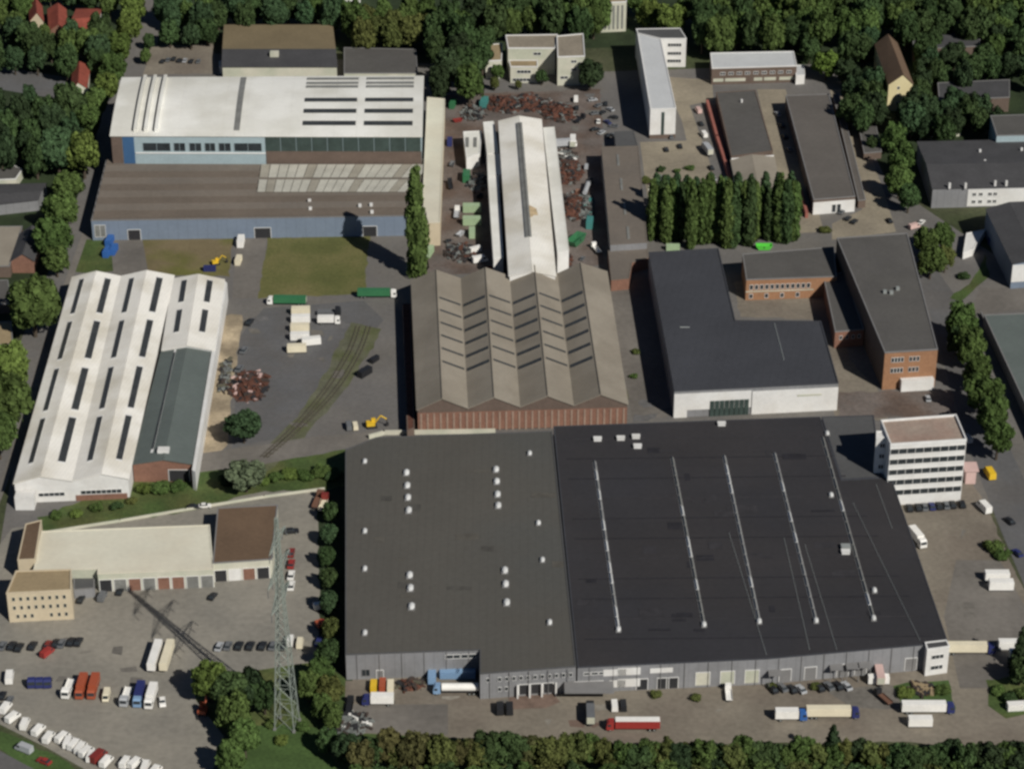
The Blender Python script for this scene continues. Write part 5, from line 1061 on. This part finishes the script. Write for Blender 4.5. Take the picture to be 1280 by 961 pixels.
# ---------------------------------------------------------------- trees
from math import pi
def leaf_crown(seed, shape):
    rnd = random.Random(seed); mb = MB(); tones = []
    lobes = []
    if shape == 'round':
        lobes.append((Vector((0, 0, 0)), 0.72))
        for i in range(30):
            a = i*2.4+rnd.uniform(-.3, .3); z = rnd.uniform(-.6, .85); r = math.sqrt(max(0.04, 1-z*z))*rnd.uniform(.56, .74)
            lobes.append((Vector((math.cos(a)*r, math.sin(a)*r, z*0.78)), rnd.uniform(.14, .32)))
        nq = 110
    elif shape == 'poplar':
        for i in range(34):
            z = -.92+1.80*i/33; w0 = 0.27*max(0.0, 1-((z+0.25)/1.2)**2)**0.7+0.02; a = i*2.4
            lobes.append((Vector((math.cos(a)*w0*rnd.uniform(.3, .75), math.sin(a)*w0*rnd.uniform(.3, .75), z)), 0.05+w0*rnd.uniform(.35, .5)))
        nq = 190
    elif shape == 'conifer':
        for i in range(12):
            z = -0.95+1.9*i/11; r = 0.46*(1-(z+1)/2)+0.03
            for k in range(2): a = i*2.1+k*3.1; lobes.append((Vector((math.cos(a)*r*0.5, math.sin(a)*r*0.5, z)), 0.07+r*0.62))
        nq = 60
    elif shape == 'bush':
        for i in range(9):
            a = i*2.4; r = rnd.uniform(.2, .7); lobes.append((Vector((math.cos(a)*r, math.sin(a)*r, rnd.uniform(-.1, .25))), rnd.uniform(.28, .5)))
        nq = 110
    for c, R in lobes:
        tn = rnd.uniform(.82, 1.2)
        # rough core, coloured darker for the shade inside the crown
        n = 7; vs = []; fs = []
        for j in range(1, 4):
            for i in range(n):
                th = pi*j/4; a = 2*pi*(i+(j % 2)*.5)/n; rr = R*0.80*rnd.uniform(.85, 1.1); vs.append(c+Vector((math.sin(th)*math.cos(a), math.sin(th)*math.sin(a), math.cos(th)))*rr)
        vs += [c+Vector((0, 0, R*.8)), c-Vector((0, 0, R*.8))]
        for i in range(n):
            fs += [(21, i, (i+1) % n), (i, n+i, n+(i+1) % n, (i+1) % n), (n+i, 2*n+i, 2*n+(i+1) % n, n+(i+1) % n), (22, 2*n+(i+1) % n, 2*n+i)]
        mb.add(vs, fs); tones += [tn*0.8]*len(fs)
        for q in range(int(nq*(R/0.4)**1.6)+12):
            d = Vector((rnd.gauss(0, 1), rnd.gauss(0, 1), rnd.gauss(0, 1)+.15)).normalized(); p = c+d*R*rnd.uniform(.84, 1.12)
            nn = (d+Vector((rnd.gauss(0, .45), rnd.gauss(0, .45), rnd.gauss(0, .45)))).normalized()
            t1 = nn.orthogonal().normalized(); t1.rotate(Matrix.Rotation(rnd.uniform(0, 6.28), 3, nn)); t2 = nn.cross(t1)
            s = rnd.uniform(.045, .095)*(0.7 if shape in ('poplar', 'conifer') else 1.0)
            mb.add([p-t1*s-t2*s*.7, p+t1*s*.9-t2*s, p+t1*s+t2*s*.8, p-t1*s*.8+t2*s], [(0, 1, 2, 3)]); tones.append(tn*rnd.uniform(.72, 1.28))
    me = mb.mesh('crown', M['leaf'])
    at_ = me.attributes.new('tone', 'FLOAT', 'FACE'); at_.data.foreach_set('value', tones); return me
CR = {'round': [leaf_crown(100+i, 'round') for i in range(6)], 'poplar': [leaf_crown(200+i, 'poplar') for i in range(3)], 'conifer': [leaf_crown(300+i, 'conifer') for i in range(2)], 'bush': [leaf_crown(400+i, 'bush') for i in range(4)]}
def trunk_mesh(seed, limbs=True):
    rnd = random.Random(seed); b = MB(); b.tube((0, 0, 0), (0.02, 0, .45), .05, .035, 7); b.tube((0.02, 0, .45), (0, 0.01, .8), .035, .015, 6)
    if limbs:
        for i in range(5):
            a = i*1.3+rnd.uniform(-.3, .3); z = .3+.08*i; b.tube((0.01, 0, z), (math.cos(a)*.28, math.sin(a)*.28, z+.2), .02, .008, 5)
    return b.mesh('trunk', M['bark'])
TR = [trunk_mesh(1), trunk_mesh(2), trunk_mesh(3)]; TRP = trunk_mesh(4, False)
tcount = 0
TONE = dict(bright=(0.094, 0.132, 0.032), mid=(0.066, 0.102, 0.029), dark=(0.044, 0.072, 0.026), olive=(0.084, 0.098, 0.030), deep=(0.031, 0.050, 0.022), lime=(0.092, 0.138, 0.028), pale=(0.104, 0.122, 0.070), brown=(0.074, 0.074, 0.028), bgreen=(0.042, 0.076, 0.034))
TN = dict(bright='yellow-green', mid='mid-green', dark='dark green', olive='olive', deep='very dark green', lime='bright lime-green', pale='pale grey-green', brown='brownish', bgreen='cool dark green')
def tree(px, py_, rpx, tone, label, shape='round', hk=1.0, group=None, jit=0.12):
    "px,py: middle of the crown in the photo, rpx: crown radius in photo pixels"
    global tcount; tcount += 1
    s0 = sc(py_+rpx); R = rpx/s0
    if shape == 'round': Hh = R*0.95*hk; zc = Hh*1.0+R*0.22; nm = 'tree'
    elif shape == 'bush': Hh = R*0.8*hk; zc = Hh*0.45; nm = 'bush'
    else: Hh = R; zc = R*0.96; nm = 'poplar_tree' if shape == 'poplar' else 'conifer_tree'
    rnd = random.Random(int(px*7+py_*13+rpx)); 
    if shape in ('poplar', 'conifer'): R = rpx/s0/0.87; Hh = R; zc = R*0.98   # rpx is half the height here
    p = W(px, py_, zc)
    t = thing(nm, (p.x, p.y, 0), label, 'tree' if nm != 'bush' else 'bush', group)
    c = bpy.data.objects.new('crown', rnd.choice(CR[shape])); C.objects.link(c); c.parent = t; c.location = (0, 0, zc)
    sxy = R*(rnd.uniform(.88, 1.14)); c.scale = (sxy, sxy*rnd.uniform(.82, 1.15), Hh*rnd.uniform(.88, 1.15))
    if shape == 'poplar': w_ = hk; c.scale = (R*w_, R*w_, Hh)
    c.rotation_euler = (rnd.uniform(-.15, .15) if shape == 'round' else 0, rnd.uniform(-.15, .15) if shape == 'round' else 0, rnd.uniform(0, 6.28))
    k = rnd.uniform(.85, 1.15); tc = TONE[tone]; c.color = (tc[0]*k*rnd.uniform(.93, 1.08), tc[1]*k, tc[2]*k, 1)
    if shape != 'bush':
        tr = bpy.data.objects.new('trunk', rnd.choice(TR) if shape == 'round' else TRP); C.objects.link(tr); tr.parent = t
        k = zc+Hh*0.5; tr.scale = (k*0.8 if shape == 'round' else k*.5,)*2+(k/0.8,)
    return t
def trees(pts, fmt, group, shape='round', hk=1.0):
    "label each by tone and its order from the left or top"
    for i, q in enumerate(pts):
        sh_ = q[4] if len(q) > 4 else shape
        tree(q[0], q[1], q[2]*(1.1 if sh_ == 'round' else 1), q[3], fmt % (TN[q[3]], ORDN[i]), sh_, hk*(1.22 if sh_ == 'round' else 1), group)
# along the left street
tree(520, 277, 68, 'mid', 'single tall poplar at the lower right corner of the big white-roofed hall', 'poplar', 0.56)
trees([(165, 8, 16, 'bright'), (160, 34, 17, 'bright'), (150, 58, 17, 'bright'), (142, 84, 17, 'mid'), (132, 108, 16, 'bright'), (120, 128, 17, 'mid'), (112, 150, 17, 'mid'), (103, 190, 24, 'bright'), (84, 232, 18, 'mid'), (76, 262, 21, 'mid'), (66, 296, 23, 'mid'), (70, 325, 16, 'mid'), (40, 378, 32, 'mid'), (8, 458, 28, 'bright'), (10, 500, 30, 'mid'), (-4, 540, 26, 'mid')],
      '%s tree, %s from top in the row along the left street', 'trees along the left street')
# dark group left
rn = random.Random(5)
def scatter(x0, y0, x1, y1, n, r0, r1, tones, seed, ok=None):
    rnd = random.Random(seed); out = []; tries = 0
    while len(out) < n and tries < 6000:
        tries += 1; x = rnd.uniform(x0, x1); y = rnd.uniform(y0, y1); r = rnd.uniform(r0, r1)
        if ok and not ok(x, y): continue
        if all((x-q[0])**2+((y-q[1])*1.6)**2 > (0.80*(r+q[2])*0.8)**2 for q in out): out.append((x, y, r, rnd.choice(tones)))
    return sorted(out)
trees(scatter(-15, 128, 95, 200, 16, 13, 19, ['dark', 'deep', 'bgreen'], 1, lambda x, y: x < 118-(y-128)*.25), '%s tree, %s from left in the group below the side street', 'dark trees below the side street', hk=1.4)
trees(scatter(-15, 40, 128, 78, 15, 12, 17, ['dark', 'bgreen', 'dark', 'mid'], 2), '%s tree, %s from left in the belt below the red roofs', 'tree belt above the side street', hk=1.2)
trees(scatter(-15, -15, 34, 40, 9, 12, 17, ['mid', 'bgreen', 'mid'], 3), '%s tree, %s from left in the top left corner group', 'trees in the top left corner')
trees([(62, -8, 12, 'mid'), (88, -6, 13, 'bgreen'), (112, -2, 14, 'dark'), (136, 4, 14, 'mid'), (56, 40, 9, 'mid')], '%s tree, %s from left around the red-roofed houses', 'trees around the red roofs')
# top belt
trees(scatter(205, 6, 425, 22, 17, 12, 16, ['dark', 'mid', 'bgreen', 'dark'], 4), '%s tree, %s from left in the top belt above the olive roof', 'top belt above the olive roof', hk=1.2)
trees([(212, 42, 13, 'dark'), (238, 44, 13, 'bgreen'), (258, 38, 14, 'dark'), (182, 70, 8, 'mid'), (186, 52, 8, 'dark')], '%s tree, %s from left beside the small car park, top left', 'trees by the small car park')
trees(scatter(435, 12, 535, 46, 14, 12, 17, ['olive', 'olive', 'mid'], 6), '%s tree, %s from left in the group right of the olive roof', 'olive-toned trees', hk=1.2)
trees(scatter(540, 8, 606, 105, 14, 13, 19, ['dark', 'deep', 'dark', 'mid'], 7), '%s tree, %s from left in the group left of the stepped house', 'dark trees left of the stepped house', hk=1.3)
trees(scatter(604, 2, 752, 30, 15, 13, 18, ['mid', 'dark', 'mid'], 8), '%s tree, %s from left in the row behind the stepped pale house', 'trees behind the stepped house', hk=1.3)
trees([(744, 92, 12, 'dark', 'poplar'), (622, 90, 9, 'mid'), (618, 104, 7, 'olive'), (677, 96, 8, 'dark'), (648, 106, 5, 'olive')], '%s tree, %s in the garden of the stepped pale house', 'garden trees of the stepped house')
trees([(738, 92, 15, 'deep'), (812, 18, 16, 'bright'), (838, 24, 18, 'bright'), (856, 12, 13, 'mid'), (800, 4, 13, 'mid')], '%s tree, %s in the group above the slim white office', 'trees above the slim office')
trees(scatter(872, 0, 1045, 46, 24, 13, 19, ['mid', 'dark', 'dark', 'mid'], 9, lambda x, y: y < 46), '%s tree, %s from left in the wood above the pavilion', 'wood above the pavilion', hk=1.3)
tree(1033, 80, 19, 'lime', 'bright lime-green tree right of the pavilion')
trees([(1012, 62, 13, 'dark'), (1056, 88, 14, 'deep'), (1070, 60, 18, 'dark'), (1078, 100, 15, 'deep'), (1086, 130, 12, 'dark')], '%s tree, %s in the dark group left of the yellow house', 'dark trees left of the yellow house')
trees(scatter(1050, -5, 1290, 40, 28, 13, 19, ['mid', 'dark', 'dark', 'mid'], 10, lambda x, y: not (1098 < x < 1112 and y > 25)), '%s tree, %s from left in the wood along the top right edge', 'wood along the top right edge', hk=1.2)
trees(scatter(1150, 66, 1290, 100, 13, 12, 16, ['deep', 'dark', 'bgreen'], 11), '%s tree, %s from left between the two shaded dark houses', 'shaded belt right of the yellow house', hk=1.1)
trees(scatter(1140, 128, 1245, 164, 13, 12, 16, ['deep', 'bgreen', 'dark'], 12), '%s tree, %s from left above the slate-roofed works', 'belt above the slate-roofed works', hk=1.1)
trees([(1134, 144, 14, 'bgreen'), (1117, 172, 15, 'mid'), (1128, 198, 17, 'mid'), (1124, 225, 17, 'mid'), (1136, 246, 15, 'dark'), (1090, 180, 8, 'dark')], '%s tree, %s down the group left of the slate-roofed works', 'trees left of the slate-roofed works')
trees([(1158, 300, 16, 'mid'), (1178, 296, 16, 'mid'), (1164, 326, 17, 'mid'), (1182, 322, 14, 'olive')], '%s tree, %s in the clump right of the long brick block', 'clump right of the brick block')
trees([(1203, 402, 19, 'mid'), (1212, 432, 20, 'mid'), (1222, 462, 20, 'mid'), (1230, 490, 20, 'mid'), (1240, 516, 21, 'mid'), (1248, 545, 21, 'mid'), (1196, 425, 13, 'dark')], '%s tree, %s from the top in the row along the right-hand street', 'row along the right-hand street', hk=1.1)
trees([(1243, 684, 13, 'mid', 'bush'), (1252, 694, 11, 'mid', 'bush'), (1234, 680, 8, 'olive', 'bush')], '%s bush, %s on the right-hand yard above the white boxes', 'bushes on the right-hand yard')
trees([(1248, 862, 10, 'mid', 'bush'), (1262, 872, 11, 'dark', 'bush'), (1276, 838, 15, 'dark'), (1280, 868, 12, 'mid', 'bush')], '%s bush, %s on the right-hand grass island', 'bushes on the right-hand grass island')
tree(1101, 104, 12, 'deep', 'very dark tree added to hide the left wall of the yellow house', hk=1.4)  # dark tree added to cover a wall that should lie in shade
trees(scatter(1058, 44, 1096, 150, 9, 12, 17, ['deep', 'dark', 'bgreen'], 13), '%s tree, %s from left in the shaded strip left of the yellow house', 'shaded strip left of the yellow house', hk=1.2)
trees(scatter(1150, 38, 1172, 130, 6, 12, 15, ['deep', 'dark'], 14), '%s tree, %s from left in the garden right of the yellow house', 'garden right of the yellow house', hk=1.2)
trees(scatter(1222, 44, 1290, 64, 5, 12, 16, ['dark', 'deep', 'mid'], 15), '%s tree, %s from left near the top right corner', 'trees near the top right corner', hk=1.1)
# poplars
pp = [816+i*5.6 for i in range(33)]
for i, x in enumerate(pp):
    k = random.Random(i+50); tree(x+k.uniform(-2, 2), 264+k.uniform(-6, 5), 37+k.uniform(-8, 6), ('mid', 'mid', 'dark', 'mid')[i % 4], '%s poplar, %s from left in the row above the blue-black roof' % (TN[('mid', 'mid', 'dark', 'mid')[i % 4]], ORDN[i]), 'poplar', k.uniform(0.5, 0.68), 'poplar row')
for i, x in enumerate((820, 834, 846, 858, 870, 888, 906, 922, 938, 956, 972, 988)):
    k = random.Random(i+80); tree(x, 248+k.uniform(-6, 4), 28, 'bgreen', 'cool dark green poplar, %s from left behind the main poplar row' % ORDN[i], 'poplar', 0.8, 'rear poplars')
# bank and yard greens
tree(304, 532, 24, 'bgreen', 'round dark tree below the rusty scrap pile', hk=0.9); tree(307, 592, 28, 'pale', 'pale grey-green willow above the lorry park', hk=0.8)
tree(285, 600, 12, 'deep', 'very dark shrub at the left of the pale willow', 'bush')
trees([(120, 634, 10, 'mid'), (146, 632, 9, 'dark'), (180, 612, 11, 'bright'), (200, 610, 12, 'mid'), (222, 608, 10, 'mid'), (70, 644, 9, 'mid'), (96, 642, 8, 'bright'), (165, 626, 8, 'olive')], '%s bush, %s on the grassy bank below the white hall', 'bushes on the bank below the white hall', 'bush')
trees([(345, 596, 11, 'mid'), (362, 592, 12, 'bright'), (380, 594, 12, 'mid'), (400, 590, 13, 'mid'), (416, 594, 12, 'dark'), (330, 602, 8, 'bright')], '%s bush, %s on the bank left of the warehouse corner', 'bushes on the bank by the warehouse', 'bush')
trees([(414, 640, 11, 'dark'), (412, 668, 12, 'bgreen'), (409, 695, 12, 'dark'), (412, 722, 12, 'dark'), (411, 752, 12, 'bgreen'), (414, 785, 13, 'olive'), (410, 815, 15, 'dark')], '%s tree, %s from top in the strip left of the warehouse', 'strip along the warehouse')
# bottom woods
tree(264, 850, 26, 'bright', 'round yellow-green tree at the left end of the wood, left of the pylon', hk=1.1)
trees([(290, 862, 22, 'dark'), (312, 858, 22, 'deep'), (330, 868, 20, 'dark'), (386, 856, 17, 'mid'), (400, 840, 16, 'mid'), (412, 862, 16, 'olive'), (402, 882, 14, 'mid'), (416, 895, 14, 'mid'), (292, 890, 22, 'mid'), (305, 920, 22, 'mid'), (288, 948, 20, 'mid'), (408, 925, 14, 'dark')], '%s tree, %s in the wood around the pylon foot', 'wood around the pylon foot')
trees([(340, 905, 9, 'mid', 'bush'), (378, 908, 10, 'mid', 'bush'), (352, 925, 9, 'bright', 'bush')], '%s bush, %s at the pylon foot', 'bushes at the pylon foot')
bx = []
rb = random.Random(21)
x = 436
while x < 760: bx.append((x, 938+rb.uniform(-5, 7), rb.uniform(15, 21), rb.choice(['olive', 'olive', 'mid', 'brown', 'dark'] if x > 490 else ['dark', 'brown', 'deep']))); x += rb.uniform(13, 19)
trees(bx[:34], '%s tree, %s from left in the bottom hedge belt', 'bottom hedge belt, left half')
bx = []
while x < 1290: bx.append((x, 945+rb.uniform(-7, 6), rb.uniform(14, 20), rb.choice(['dark', 'mid', 'deep', 'olive', 'dark']))); x += rb.uniform(14, 20)
trees(bx[:36], '%s tree, %s from left in the bottom hedge, right half', 'bottom hedge belt, right half')
bx = [(445+i*24+rb.uniform(-5, 5), 975+rb.uniform(-3, 4), 18, rb.choice(['olive', 'mid', 'dark'])) for i in range(36)]
trees(bx, '%s tree, %s from left in the lowest row at the bottom edge', 'front row at the bottom edge')
tree(1041, 930, 27, 'deep', 'dark spire-shaped conifer rising in front of the cream lorry', 'conifer')
tree(1276, 810, 26, 'deep', 'slender dark conifer at the right edge beside the swap body', 'conifer')
# small greenery
trees([(808, 226, 7, 'olive', 'bush'), (826, 212, 6, 'dark', 'bush'), (862, 210, 6, 'mid', 'bush'), (846, 214, 6, 'mid', 'bush')], '%s bush, %s in the small court below the slim white office', 'bushes in the small court')
trees([(1031, 288, 7, 'olive', 'bush'), (1205, 345, 8, 'dark', 'bush'), (795, 440, 6, 'olive', 'bush'), (792, 470, 6, 'mid', 'bush'), (1060, 300, 5, 'mid', 'bush')], '%s bush, %s of the scattered shrubs right of centre', 'scattered shrubs')
trees([(965, 858, 7, 'olive', 'bush'), (1020, 858, 8, 'olive', 'bush'), (820, 868, 8, 'olive', 'bush'), (870, 872, 8, 'olive', 'bush'), (1178, 862, 10, 'mid', 'bush'), (1132, 866, 10, 'bright', 'bush')], '%s bush, %s from left along the warehouse front', 'bushes along the warehouse front')
print('trees', tcount, 'objects', len(bpy.data.objects))
